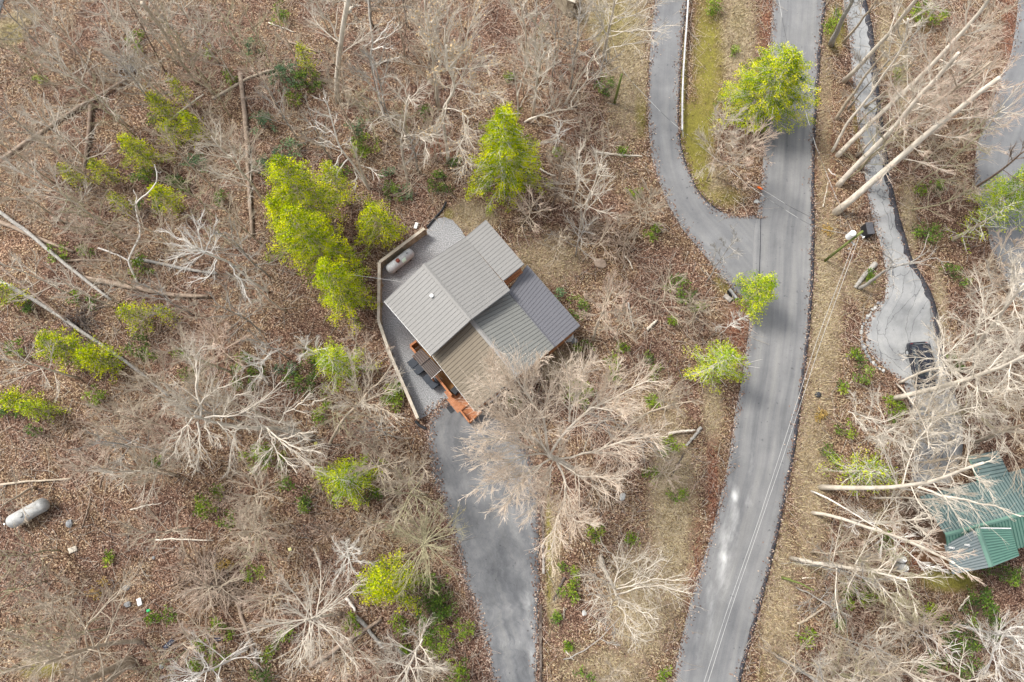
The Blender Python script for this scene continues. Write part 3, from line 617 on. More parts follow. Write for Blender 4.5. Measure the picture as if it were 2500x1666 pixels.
# ------------------------------------------------------------------ tanks
TANK = mat('tank_silver_grey', [(.25, .265, .275), (.37, .385, .395), (.46, .475, .48)], 2.5, .5, .1, spec=.4)
TANKW = mat('tank_dirty_white', [(.20, .20, .19), (.36, .36, .345), (.48, .48, .46)], 1.6, .7, .1, detail=9)
RUST = mat('rust_cover', [(.12, .03, .02), (.22, .055, .04)], 6, .7)
def capsule(a, b, r, k=20, m=7):
    a, b = Vector(a), Vector(b); t = (b-a).normalized(); pts, rr = [], []
    for i in range(m): an = math.pi/2*(1-i/(m-1)); pts.append(a-t*r*.8*math.sin(an)); rr.append(max(.002, r*math.cos(an)))
    pts.append(a.lerp(b, .5)); rr.append(r)
    for i in range(m): an = math.pi/2*(i/(m-1)); pts.append(b+t*r*.8*math.sin(an)); rr.append(max(.002, r*math.cos(an)))
    return pts, rr
def tank(label, pa, pb, r, zc, m, dome=True):
    a, b = at(*pa, zc), at(*pb, zc); c = (a+b)/2; t = (b-a).normalized(); rz = math.atan2(t.y, t.x)
    T = thing('propane_tank', label, 'gas tank', (c.x, c.y, 0))
    pts, rr = capsule(a+t*r*.8, b-t*r*.8, r); tubes('body', [(pts, rr)], 24, m, T)
    for s in (-.28, .28):
        q = c+(b-a)*s; k = MB(); k.box((q.x, q.y, -.05), .14, r*1.5, zc-r*.62, rz=rz); k.build('foot', kerbm, T)
    for s in (-.3, .3):
        q = c+(b-a)*s; k = MB(); k.tube([q-t*.03, q+t*.03], [r+.012, r+.012], 24); k.build('band', m, T)
    if dome:
        q = c-t*.22; q.z = zc+r*.93; k = MB(); k.tube([q, q+up*.16, q+up*.24], [.22, .22, .13], 14); k.build('valve_dome', RUST, T)
        q = c+t*1.0; q.z = zc+r*.97; k = MB(); k.tube([q, q+up*.1], [.06, .05], 8); k.build('gauge', BLACK, T)
        # green notice on the flank
        sdv = Vector((t.y, -t.x, 0)); k = MB(); g0 = c+t*.28; arcs = [.35, .6, .85, 1.1]
        pv = []
        for an in arcs:
            for s in (-.22, .26): v = g0+t*(s+(.1 if an < .5 else 0))+sdv*math.sin(an)*(r+.008)+up*math.cos(an)*(r+.008); pv.append(v)
        k.add((pv, [(0, 1, 3, 2), (2, 3, 5, 4), (4, 5, 7, 6)])); o = k.build('notice', mat('notice_pale_green', [(.42, .6, .5), (.6, .75, .66)], 6, .5), T)
    else:
        q = c+t*-.3; q.z = zc+r*.95; k = MB(); k.tube([q, q+up*.1, q+up*.14], [.27, .26, .12], 14); k.build('valve_dome', m, T)
        q = c+t*-2.0; q.z = zc+r*.7; k = MB(); k.tube([q, q+up*.08], [.09, .08], 8); k.build('fitting', WHITE, T)
    return T
tank('silver grey gas tank with a rusty red cap behind the cabin', (946, 663), (1008, 613), .54, .85, TANK)
tank('long dirty white gas tank lying alone in the clearing at the far left', (19, 1280), (117, 1226), .66, .95, TANKW, False)
for (u, v), lb in (((2209, 1367), 'upright white gas cylinder at the neighbour house, the upper of two'), ((2214, 1388), 'upright white gas cylinder at the neighbour house, the lower of two')):
    p = at(u, v, 1.5); T = thing('gas_cylinder', lb, 'gas cylinder', (p.x, p.y, 0), 'two upright cylinders')
    k = MB(); k.tube([Vector((p.x, p.y, z)) for z in (0, .05, 1.15, 1.3, 1.36)], [.3, .38, .38, .3, .16], 20); k.build('body', TANKW, T, smooth=True)
    k = MB(); k.tube([Vector((p.x, p.y, 1.33)), Vector((p.x, p.y, 1.52))], [.2, .2], 16); k.build('collar', WHITE, T)
    k = MB(); k.tube([Vector((p.x, p.y, 1.5)), Vector((p.x, p.y, 1.58))], [.06, .05], 8); k.build('valve', TIMC, T)
# ------------------------------------------------------------------ neighbour's green roofed house
GA = roofmat('metal_roof_teal', (.135, .185, .175), .1); GAs = roofmat('seam_teal', (.045, .08, .08))
GB = roofmat('metal_roof_green', (.115, .215, .17), .1); GBs = roofmat('seam_green', (.045, .13, .10))
GC = roofmat('metal_roof_grey_green', (.17, .20, .205), .1); GCs = roofmat('seam_grey_green', (.09, .12, .12))
GD = roofmat('metal_roof_pale_green', (.12, .235, .185), .1); GDs = roofmat('seam_pale_green', (.05, .13, .10))
G = lambda x, y, z: at(2180+x/4.6125, 1080+y/4.6125, z)
gc0 = G(1000, 900, 0); GH = thing('green_roof_house', 'neighbour house with teal and green metal roofs under bare branches at the lower right', 'house', (gc0.x, gc0.y, 0))
def gpart(name, a, b, w, m, label): o = cap_bar(name, a, b, w, m, GH); o['label'] = label; return o
g0, g1 = G(590, 1045, 6.6), G(1900, 690, 6.6)
u0, u1 = G(298, 612, 4.8), G(1640, 250, 4.8)
w0, w1 = G(650, 1395, 4.6), G(2000, 1045, 4.6)
t = gpart('roof', g0+up*.03, g1+up*.03, .35, GB, 'main roof, teal upper slope and green lower slope')
roof_slope(t, (g0, g1, u1, u0), 38, [GA, GAs]); roof_slope(t, (g0, g1, w1, w0), 38, [GB, GBs])
gable_body('wall', u0, u1, g0, g1, w0, w1, mat('wall_dark_brown', [(.05, .03, .02), (.11, .065, .04)], 3, .8), GH, drop=.2)
c0, c1 = G(955, 965, 7.0), G(1112, 1402, 7.0)
t2 = gpart('roof', c0+up*.03, c1+up*.03, .5, GB, 'small cross gable roof, grey green on the left')
l0, l1 = G(590, 1150, 5.9), G(684, 1482, 5.9); e0_, e1_ = G(1322, 972, 6.1), G(1424, 1278, 6.1)
l0b = l0
roof_slope(t2, (c0, c1, l1, l0b), 13, [GC, GCs]); roof_slope(t2, (c0, c1, e1_, e0_), 13, [GD, GDs])
gable_body('wall', l0, l1, c0, c1, e0_, e1_, mat('wall_log_brown', [(.10, .05, .025), (.18, .10, .05)], 3, .8), GH, drop=.2)
k = MB(); bar(k, G(985, 965, 6.95), G(1322, 970, 6.15), .08, .1); k.build('flashing', WHITE, GH)
gf = MB(); bar(gf, l1-up*.2, c1-up*.2, .06, .16); bar(gf, e1_-up*.2, c1-up*.2, .06, .16); bar(gf, l0-up*.2, l1-up*.2, .06, .16); gf.build('rake_board', GC, GH)
for x, y, z in ((665, 1190, 6.3), (838, 1158, 6.75)):
    p = G(x, y, z); k = MB(); k.tube([p-up*.3, p+up*.22], [.1, .1], 12); o = k.build('vent_pipe', WHITE, GH); k = MB(); k.tube([p+up*.2, p+up*.24], [.05, .05], 8); k.build('vent_cap', BLACK, GH)
v0, v1, v2, v3 = G(850, 150, 4.6), G(1180, 95, 4.6), G(1330, 400, 4.9), G(980, 480, 4.9)
t3 = gpart('roof', v0+up*.02, v3+up*.02, .2, GB, 'green porch roof showing through branches at the back'); roof_slope(t3, (v0, v3, v2, v1), 8, [GA, GAs])
DK2 = mat('deck_rust_brown', [(.10, .035, .015), (.22, .085, .04), (.30, .13, .07)], 5, .8)
q = (G(180, 680, 1.6), G(330, 620, 1.6), G(640, 1440, 1.6), G(560, 1440, 1.6))
dt = thing('side_deck', 'rust brown wooden deck along the left edge of the green roofed house', 'deck', (q[0].x, q[0].y, 0))
boards(q, 7, DK2, 1.6, parent=dt)
q = (G(230, 880, 1.3), G(420, 830, 1.3), G(600, 1390, 1.3), G(520, 1400, 1.3))
for f in (0, .33, .66, 1): 
    p = lerp3(q[0], q[3], f); k = MB(); k.box((p.x, p.y, 0), .14, .14, 2.4); k.build('post', DK2, dt)
for a_, b_, lb in (((415, 905), (520, 1010), 'white framed glazed panel beside the green roof, the upper of two'), ((455, 1030), (560, 1130), 'white framed glazed panel beside the green roof, the lower of two')):
    p = G((a_[0]+b_[0])/2, (a_[1]+b_[1])/2, 2.6); T = thing('glazed_frame', lb, 'window frame', (p.x, p.y, 1.6), 'glazed frames on the side deck')
    c = [G(a_[0], a_[1], 2.6), G(a_[0]+62, a_[1]+5, 2.6), G(b_[0], b_[1], 2.6), G(b_[0]-62, b_[1]-12, 2.6)]
    k = MB()
    for i in range(4): bar(k, c[i], c[(i+1) % 4], .09, .07)
    bar(k, lerp3(c[0], c[1], .5), lerp3(c[3], c[2], .5), .06, .06); k.build('frame', mat('frame_pale', [(.4, .4, .33), (.55, .55, .47)], 4, .6), T)
    k = MB(); cc = [v+up*.02 for v in c]; k.add((cc+[v+up*.02 for v in cc], [(3, 2, 1, 0), (4, 5, 6, 7), (0, 1, 5, 4), (1, 2, 6, 5), (2, 3, 7, 6), (3, 0, 4, 7)])); k.build('pane', mat('pane_green', [(.10, .16, .09), (.2, .26, .15)], 3, .3), T)
    k = MB()
    for v in (c[0], c[2]): k.box((v.x, v.y, 1.6), .08, .08, 1.0)
    k.build('leg', DK2, T)

# shed corner peeping in at the top
a, b, c_, d_ = at(1340, -50, 2.6), at(1405, -42, 2.4), at(1404, 9, 2.4), at(1385, 2, 2.6)
sh = thing('shed', 'corner of a pale roofed shed cut off by the top edge', 'shed', ((a.x+c_.x)/2, (a.y+c_.y)/2, 0))
k = MB(); k.add(([a, b, c_, d_]+[v+up*.1 for v in (a, b, c_, d_)], [(3, 2, 1, 0), (4, 5, 6, 7), (0, 1, 5, 4), (1, 2, 6, 5), (2, 3, 7, 6), (3, 0, 4, 7)])); k.build('roof', TIMC, sh)
m_ = (a+b+c_+d_)/4; q = [m_.lerp(v, .85) for v in (a, b, c_, d_)]; k = MB(); k.add(([Vector((v.x, v.y, -.1)) for v in q]+[Vector((v.x, v.y, 2.4)) for v in q], [(3, 2, 1, 0), (4, 5, 6, 7), (0, 1, 5, 4), (1, 2, 6, 5), (2, 3, 7, 6), (3, 0, 4, 7)])); k.build('wall', TIM, sh)

# ------------------------------------------------------------------ dark suv
c = at(2251, 893, .8); f0, r0_ = at(2268, 948, 0), at(2243, 836, 0); dv = (f0-r0_).normalized(); c.z = 0
CARP = mat('paint_dark_navy', [(.012, .014, .022), (.02, .024, .036)], 2, .25, spec=.7)
car = thing('parked_suv', 'dark navy suv parked on the concrete driveway under the white branches', 'car', (c.x, c.y, .05))
Sd = Vector((dv.y, -dv.x, 0))
def carp(x, y, z): return c+dv*x+Sd*y+up*(z+.05)
def loft(name, secs, m, mi=None, smooth=False):
    k = MB(); n = len(secs[0]); vs = [carp(*p) for s in secs for p in s]; fs = []
    for i in range(len(secs)-1):
        for j in range(n): fs.append((i*n+j, i*n+(j+1) % n, (i+1)*n+(j+1) % n, (i+1)*n+j))
    fs += [tuple(range(n-1, -1, -1)), tuple(range((len(secs)-1)*n, len(secs)*n))]
    k.add((vs, fs)); o = k.build(name, m, car, smooth=False)
    bm = bmesh.new(); bm.from_mesh(o.data); bmesh.ops.recalc_face_normals(bm, faces=bm.faces); bmesh.ops.bevel(bm, geom=bm.edges[:], offset=.03, segments=2, affect='EDGES'); bm.to_mesh(o.data); bm.free(); return o
sec = lambda x, w, zt, zs: [(x, -w, .35), (x, -w*1.02, zs), (x, -w*.9, zt), (x, w*.9, zt), (x, w*1.02, zs), (x, w, .35)]
loft('body', [sec(-2.4, .82, .95, .75), sec(-2.25, .92, 1.08, .85), sec(-.9, .95, 1.12, .9), sec(.9, .95, 1.1, .9), sec(2.0, .9, 1.0, .8), sec(2.38, .78, .85, .65)], CARP)
loft('cabin', [[(x, -w, z0), (x2, -w*.84, zt), (x2, w*.84, zt), (x, w, z0)] for x, x2, w, z0, zt in ((-2.2, -1.95, .86, 1.05, 1.66), (-.5, -.5, .88, 1.08, 1.74), (1.15, .55, .86, 1.08, 1.68))], CARP)
def panel(name, pts, m):
    k = MB(); vs = [carp(*p) for p in pts]; nn = (vs[1]-vs[0]).cross(vs[3]-vs[0]).normalized()
    if nn.dot(vs[0]-(c+up*.9)) < 0: nn = -nn
    k.add(([v+nn*.004 for v in vs]+[v+nn*.022 for v in vs], [(3, 2, 1, 0), (4, 5, 6, 7), (0, 1, 5, 4), (1, 2, 6, 5), (2, 3, 7, 6), (3, 0, 4, 7)])); return k.build(name, m, car)
panel('windscreen', [(1.12, -.76, 1.12), (1.12, .76, 1.12), (.62, .66, 1.64), (.62, -.66, 1.64)], GLASS)
panel('rear_window', [(-2.2, .7, 1.16), (-2.2, -.7, 1.16), (-2.03, -.64, 1.56), (-2.03, .64, 1.56)], GLASS)
for s in (-1, 1):
    panel('side_window', [(-1.9, .87*s, 1.16), (.9, .87*s, 1.16), (.5, .77*s, 1.58), (-1.8, .77*s, 1.58)], GLASS)
    panel('headlight', [(2.36, .45*s, .75), (2.36, .7*s, .75), (2.26, .74*s, .9), (2.26, .45*s, .9)], WHITE)
    panel('taillight', [(-2.33, .6*s, .8), (-2.33, .84*s, .8), (-2.22, .84*s, 1.12), (-2.22, .66*s, 1.12)], mat('lamp_red', [(.35, .02, .02), (.5, .03, .03)], 4, .3))
    k = MB(); bar(k, carp(-1.6, .6*s, 1.76), carp(.4, .6*s, 1.74), .05, .05); k.build('roof_rail', BLACK, car)
    k = MB(); k.tube([carp(.85, .95*s, 1.12), carp(.85, 1.12*s, 1.14)], [.07, .1], 8); k.build('wing_mirror', CARP, car)
    for x in (-1.5, 1.45):
        k = MB(); k.tube([carp(x, .74*s, .34), carp(x, .96*s, .34)], [.34, .34], 20); tyre = k.build('wheel', BLACK, car)
        k = MB(); k.tube([carp(x, .965*s, .34), carp(x, .985*s, .34)], [.2, .18], 14); k.build('rim', TANK, tyre)

# ------------------------------------------------------------------ utility poles and wires
def upole(label, base, top, H, r=.13):
    b = at(*base); T = thing('utility_pole', label, 'pole', (b.x, b.y, 0)); tp = Vector(((b.x+at(*top, H).x)/2*0+at(*top, H).x, at(*top, H).y, H))
    tubes('shaft', [([b+up*-.3, b.lerp(tp, .5), tp], [r*1.1, r, r*.8])], 12, BARK['mossy'], T, cap=True)
    return T, b, tp
def vheight(base, top):
    b = at(*base); best = None
    for i in range(20, 260):
        z = i*.1; e = (at(*top, z).xy-b.xy).length
        if best is None or e < best[0]: best = (e, z)
    return best[1]
h1 = vheight((2014, 637), (2106, 565)); p1T, p1b, p1t = upole('mossy green utility pole with a white transformer beside the main road', (2014, 637), (2106, 565), h1)
tc = at(2079, 574, h1*.86); shaft = p1b.lerp(p1t, .86); dirx = (tc-shaft); dirx.z = 0; dirx.normalize(); tc = shaft+dirx*.55
k = MB(); k.tube([tc-up*.55, tc+up*.45, tc+up*.55], [.3, .3, .22], 18); k.build('transformer', WHITE, p1T)
k = MB(); k.tube([tc+up*.55+dirx*.12, tc+up*.85+dirx*.2], [.06, .04], 8); k.build('bushing', WHITE, p1T)
k = MB(); bar(k, tc-dirx*.6-up*.1, tc, .1, .12); k.build('bracket', TANK, p1T)
for z in (.70, .93):
    q = p1b.lerp(p1t, z); s = Vector((.5, -.75, 0)).normalized(); k = MB(); bar(k, q-s*.05, q+s*.55, .07, .07); ir = k.build('insulator_arm', TANK, p1T)
    k = MB(); e = q+s*.5; k.tube([e, e+up*.22], [.09, .06], 8); k.build('insulator', WHITE, p1T)
q = p1b.lerp(p1t, .52)+Vector((.45, -.3, 0)); k = MB(); k.tube([q, q+up*.3], [.07, .07], 8); k.build('fuse', WHITE, p1T)
h2 = vheight((1500, 253), (1518, 182)); p2T, p2b, p2t = upole('short mossy green pole in the brown grass left of the side road', (1500, 253), (1518, 182), h2, .14)
WIREM = mat('wire_pale', [(.38, .38, .37), (.5, .5, .48)], 1, .5)
WIRED = mat('wire_two_tone', [(.06, .06, .06), (.45, .45, .43)], .55, .5, pos=[.46, .54], detail=1)
def wire(label, pts, r, m, cat='wire', n=60):
    q = smooth_line([at(u, v, z) for u, v, z in pts], n)
    T = tubes('overhead_wire', [(q, [r]*n)], 5, m); return tag(T, label, cat)
hA = h1*.9
wire('upper left wire of the pair running from the transformer pole down along the road', [(2086, 590, hA), (1997, 823, hA-.6), (1904, 1110, hA-.9), (1850, 1277, hA-.9), (1775, 1490, hA-.5), (1727, 1640, hA-.2), (1660, 1850, hA)], .017, WIREM)
wire('lower right wire of the pair running from the transformer pole down along the road', [(2097, 580, hA), (2008, 823, hA-.6), (1914, 1110, hA-.9), (1857, 1277, hA-.9), (1784, 1490, hA-.5), (1737, 1640, hA-.2), (1670, 1850, hA)], .017, WIREM)
wire('dark and pale wire crossing the top of the main road behind the green tree', [(1893, -60, hA), (1902, 4, hA-.2), (1918, 89, hA-.4), (1945, 190, hA-.6), (1971, 289, hA-.6), (1993, 361, hA-.5), (2040, 480, hA-.2), (2082, 568, hA)], .017, WIRED)
wire('dashed looking wire slung across the side road from the short mossy pole', [(1450, -60, 7), (1503, 129, h2), (1521, 178, h2-.1), (1584, 243, h2-.3), (1625, 286, h2-.4), (1664, 318, h2-.4), (1760, 398, h2-.3), (1857, 475, h2+.1), (1986, 556, hA-.6), (2080, 574, hA-.3)], .017, WIRED)
wire('thin wire between the yellow green trees and the cabin roof edge', [(780, 650, 6.5), (850, 670, 6.2), (915, 679, 6.1), (985, 689, 6.0)], .016, WIREM)
q = [at(1860, 462, .3), at(1930, 506, 2.6), at(1993, 537, 4.6), at(2045, 561, hA*.8), at(2078, 574, hA*.9)]
T = tag(tubes('guy_wire', [(smooth_line(q, 30), [.02]*30)], 5, WIRED), 'guy wire stretched over the main road from the transformer pole to an orange marker', 'wire')
a, b = at(1850, 457, .1), at(1862, 463, .9)
T = tag(tubes('guy_marker', [([a+(b-a)*t_ for t_ in (0, .3, .7, 1)], [.1, .13, .1, .04])], 8, mat('marker_orange', [(.62, .11, .02), (.75, .17, .03)], 3, .5), cap=True), 'orange guy wire marker at the left edge of the main road', 'marker')

# guard rail
GR = mat('galvanised_rail', [(.33, .33, .34), (.52, .52, .52), (.64, .64, .62)], 2, .45, metal=.2)
gp_ = [(1683, -60), (1682, 0), (1677, 54), (1672, 120), (1668, 179), (1665, 215), (1665, 250), (1666, 318)]
gl = smooth_line(W3(gp_, .7), 9)
g = thing('guardrail', 'galvanised steel guardrail along the right edge of the side road', 'guardrail', (gl[4].x, gl[4].y, 0))
for a, b in zip(gl, gl[1:]):
    k = MB(); s = (b-a).cross(up).normalized()
    for off, z in ((0, 0), (.07, .09), (0, .18)): bar(k, a+s*off+up*(z-.12), b+s*off+up*(z-.12), .075, .11)
    k.build('rail_section', GR, g)
    k = MB(); p = a-s*.14; k.box((p.x, p.y, -.1), .15, .15, .85); k.build('post', TIM, g)
tl = smooth_line(W3([(1666, 250), (1666, 318), (1668, 335)], .5), 6)
tag(tubes('rail_cable', [(tl, [.04]*6)], 6, TANK, cap=True), 'thin cable continuing below the end of the guardrail', 'cable')

# timber edging of the driveway
TIE = mat('railway_tie', [(.04, .03, .025), (.10, .075, .06), (.20, .17, .145)], 3, .9, .5)
TIE2 = mat('tie_bleached', [(.16, .14, .12), (.30, .27, .24), (.42, .39, .35)], 3, .9, .5)
R8 = lambda x, y: (1290+x/5.225, 1150+y/5.225)
segs = [(R8(148, 420), R8(165, 600), TIE), (R8(170, 600), R8(186, 740), TIE), (R8(182, 745), R8(192, 915), TIE), (R8(182, 935), R8(182, 985), TIE2), (R8(184, 990), R8(186, 1045), TIE), (R8(188, 1052), R8(190, 1130), TIE2), (R8(190, 1135), R8(190, 1232), TIE2), (R8(190, 1236), R8(190, 1308), TIE2),
 ((1320, 1475), (1319, 1535), TIE), ((1319, 1537), (1319, 1592), TIE), ((1320, 1594), (1320, 1640), TIE), ((1319, 1642), (1318, 1700), TIE)]
cc = at(1324, 1400); te = thing('timber_edging', 'row of old railway ties edging the right side of the cabin driveway', 'edging', (cc.x, cc.y, 0))
for a, b, m in segs: k = MB(); bar(k, at(*a, -.1), at(*b, -.1), random.uniform(.2, .28), .1+random.uniform(.14, .22)); k.build('tie', m, te, bevel=.02)

# culvert, boulder, cover, box
def K7(x, y, z=0): return at(1740+x/13.07, 640+y/13.07, z)
cv = thing('culvert', 'open black culvert mouth between two concrete walls under the side road', 'culvert', tuple(K7(560, 1040)))
CONC = mat('concrete_weathered', [(.2, .2, .2), (.3, .3, .3), (.38, .38, .37)], 4, .9, .4)
k = MB(); bar(k, K7(505, 890, -.1), K7(735, 1190, -.1), .22, .42); k.build('head_wall', CONC, cv)
k = MB(); bar(k, K7(350, 1080, -.1), K7(560, 1260, -.1), .45, .34); k.build('wing_wall', TIE2, cv)
HOLE = mat('culvert_black', [(.004, .004, .004), (.008, .008, .008)], 4, .9)
k = MB(); q = [K7(450, 930, .06), K7(530, 870, .06), K7(740, 1210, .06), K7(620, 1250, .06)]; k.add((q+[v-up*.1 for v in q], [(0, 1, 2, 3), (7, 6, 5, 4), (0, 4, 5, 1), (1, 5, 6, 2), (2, 6, 7, 3), (3, 7, 4, 0)])); k.build('opening', HOLE, cv)
tag(tubes('drain_cover', [([at(1997, 964, 0), at(1997, 964, .12), at(1997, 964, .14)], [.3, .3, .22])], 14, BLACK, cap=True), 'round black cover in the grass right of the main road', 'cover')
R4 = lambda x, y, z=0: at(1980+x/8.71, 520+y/8.71, z)
bx = thing('trash_bin_box', 'grey black lidded box at the left edge of the concrete driveway near the transformer', 'box', tuple(R4(1230, 330)))
q = [R4(1160, 215, 1.15), R4(1300, 205, 1.15), R4(1350, 440, 1.15), R4(1205, 455, 1.15)]; qb = [Vector((v.x, v.y, 0)) for v in q]
k = MB(); k.add((qb+q, [(3, 2, 1, 0), (4, 5, 6, 7), (0, 1, 5, 4), (1, 2, 6, 5), (2, 3, 7, 6), (3, 0, 4, 7)])); k.build('body', BLACK, bx)
m_ = sum(q, Vector())/4; ql = [m_+(v-m_)*1.05+up*.01 for v in q]; k = MB(); k.add((ql+[v+up*.07 for v in ql], [(3, 2, 1, 0), (4, 5, 6, 7), (0, 1, 5, 4), (1, 2, 6, 5), (2, 3, 7, 6), (3, 0, 4, 7)])); k.build('lid', mat('lid_charcoal', [(.06, .062, .07), (.1, .1, .11)], 4, .5), bx)
k = MB(); bar(k, lerp3(ql[1], ql[2], .2)+up*.07, lerp3(ql[1], ql[2], .5)+up*.07, .06, .05); k.build('handle', BLACK, bx)

ROCK = mat('stone_grey', [(.12, .125, .13), (.22, .225, .23), (.32, .32, .32)], 3, .9, .5)
ROCKL = mat('stone_pale', [(.28, .28, .27), (.42, .42, .40), (.55, .54, .51)], 3, .9, .5)
def rock(label, u, v, r, m=ROCK, flat=.5, seed=0, name='boulder', group=None):
    rnd = random.Random(seed+int(u*7+v)); bm = bmesh.new(); bmesh.ops.create_icosphere(bm, subdivisions=2, radius=1)
    for vv in bm.verts: vv.co *= rnd.uniform(.78, 1.12); vv.co = Vector((vv.co.x*r*rnd.uniform(.97, 1.03), vv.co.y*r*.75, vv.co.z*r*flat))
    me = bpy.data.meshes.new(name); bm.to_mesh(me); bm.free(); o = link(name, me, m); p = at(u, v); o.location = (p.x, p.y, gz(p.x, p.y)+r*flat*.4); o.rotation_euler = (0, 0, rnd.uniform(0, 6))
    return tag(o, label, 'rock', group)
rock('grey stone right of the long white gas tank', 170, 1279, .42); rock('flat grey stone in the leaf litter above the white paper scrap', 307, 1435, .36); rock('grey stone immediately left of the white paper scrap', 311, 1476, .36)
rock('mossy grey stone near the bottom edge at the left', 394, 1626, .3); rock('small grey stone in the middle of the brown clearing', 375, 1362, .18); rock('pale cut stone on the litter right of the driveway', 1520, 1213, .4, ROCKL, .3); rock('pale flat stone lying below the spreading tree at the driveway', 1426, 1497, .3, ROCKL, .25)
rock('rusty orange rock exposed in the grass right of the cabin', 1465, 642, .7, BARK['rot'], .25); rock('pale rubble stone off the right corner of the cabin', 1387, 826, .65, ROCKL, .4); rock('small pale stone beside the rubble at the cabin corner', 1401, 832, .42, ROCK, .5)
rock('block of orange brown stone by the cabin corner post', 1371, 834, .3, BARK['rot'], .6); rock('round pale stone on the moss beside the orange guy marker', 1847, 493, .35, ROCKL, .4)
for i in range(30):
    t_ = i/29; p = resamp([Vector((u, v, 0)) for u, v in ((2148, 742), (2128, 768), (2109, 800), (2108, 830), (2118, 862), (2136, 888), (2160, 906))], 60)[int(t_*59)]
    rock('small pale stone in the row edging the wide part of the concrete driveway', p.x-5+random.uniform(-1.5, 1.5), p.y+random.uniform(-1.5, 1.5), random.uniform(.13, .24), random.choice([ROCKL, ROCK]), .7, i, 'edging_stone', 'stones edging the concrete driveway')
def scrap(label, u, v, w, h, m, name='paper_scrap', cat='litter', rz=.4):
    p = at(u, v); z = gz(p.x, p.y)+.1; n = 4; V = []
    for i in range(n+1):
        for j in range(n+1):
            x, y = (i/n-.5)*w, (j/n-.5)*h; x2 = x*math.cos(rz)-y*math.sin(rz); y2 = x*math.sin(rz)+y*math.cos(rz); V.append((p.x+x2, p.y+y2, z+random.uniform(0, .07)))
    me = mesh_arr(name, V, quads_grid(n+1, n+1)); o = link(name, me, m)
    sm = o.modifiers.new('thickness', 'SOLIDIFY'); sm.thickness = .006
    return tag(o, label, cat)
scrap('cream coloured torn board lying in the clearing below the white gas tank', 179, 1342, .8, .5, TIMC)
scrap('crumpled white paper on the brown litter near the bottom left', 340, 1470, .42, .68, WHITE)
scrap('small bright green scrap below the white paper', 362, 1491, .34, .24, mat('scrap_green', [(.02, .4, .12), (.05, .55, .2)], 4, .5), 'green_scrap')
scrap('dark blue and white cloth lying on the litter at the lower left', 412, 1573, 1.1, .4, mat('cloth_dark', [(.02, .022, .035), (.04, .045, .07), (.5, .5, .5)], 4, .8, pos=[.3, .58, .72]), 'cloth', rz=.75)
scrap('small dark cloth heap right of the green shrub near the bottom left', 532, 1561, .6, .35, mat('cloth_black', [(.015, .015, .03), (.03, .03, .05)], 4, .8), 'cloth', rz=.1)
scrap('yellow scrap below the twisted white crown left of centre', 772, 1083, .32, .3, mat('scrap_yellow', [(.6, .55, .12), (.7, .65, .2)], 4, .6), 'yellow_scrap')
scrap('pale yellow scrap in the litter left of the small round conifer', 709, 1341, .32, .3, mat('scrap_yellow_pale', [(.6, .58, .22), (.7, .68, .32)], 4, .6), 'yellow_scrap')
scrap('white plastic bag snagged beyond the top end of the timber fence', 1016, 552, .7, .35, WHITE, 'plastic_bag', rz=1.3)
# ------------------------------------------------------------------ growing trees
R_ = random.Random(11)
def rv(r, s): return Vector((r.uniform(-s, s), r.uniform(-s, s), r.uniform(-s, s)))
def grow(r, p, d, L, n, bend, upw):
    pts = [p]; st_ = L/n
    for i in range(n):
        d = (d+rv(r, bend)+Vector((0, 0, upw))).normalized(); p = p+d*st_; pts.append(p)
    return pts
def taper(r0, r1, n): return [r0+(r1-r0)*i/(n-1) for i in range(n)]
def pt_on(pts, t):
    f = t*(len(pts)-1); i = min(len(pts)-2, int(f)); return pts[i].lerp(pts[i+1], f-i), (pts[i+1]-pts[i]).normalized()
def subdivide_crown(r, limbs, ns, ntw, bend, k2=.42, k3=.58, tw=.012, spread=.6, lv4=0):
    """limbs: (pts, radii). Adds side branches and twigs; returns branches, twigs"""
    br, tws = [], []
    for pts, rr in limbs:
        Ll = sum((b-a).length for a, b in zip(pts, pts[1:]))
        for i in range(ns):
            t = .18+.8*(i+r.random())/ns; p, d = pt_on(pts, t)
            dd = (d+rv(r, spread)).normalized(); l2 = max(.5, Ll*k2*(1.15-.75*t)*r.uniform(.6, 1.2))
            r2 = max(.022, min(rr[int(t*(len(rr)-1))]*.55, .042)); q = grow(r, p, dd, l2, 4, bend, .05)
            br.append((q, taper(r2, tw*1.15, 5)))
            for j in range(ntw):
                t2 = .15+.85*(j+r.random())/ntw; p2, d2 = pt_on(q, t2); d3 = (d2+rv(r, spread*.85)).normalized()
                l3 = max(.28, l2*k3*r.uniform(.5, 1.2)); w = grow(r, p2, d3, l3, 2, bend*.6, .03); tws.append((w, taper(tw, tw*.55, 3)))
                for m in range(lv4):
                    p4, d4 = pt_on(w, r.uniform(.2, .9)); tws.append((grow(r, p4, (d4+rv(r, .55)).normalized(), l3*r.uniform(.4, .8), 2, bend*.5, .02), taper(tw*.8, tw*.45, 3)))
    return br, tws
TREES = []; GREEN = []
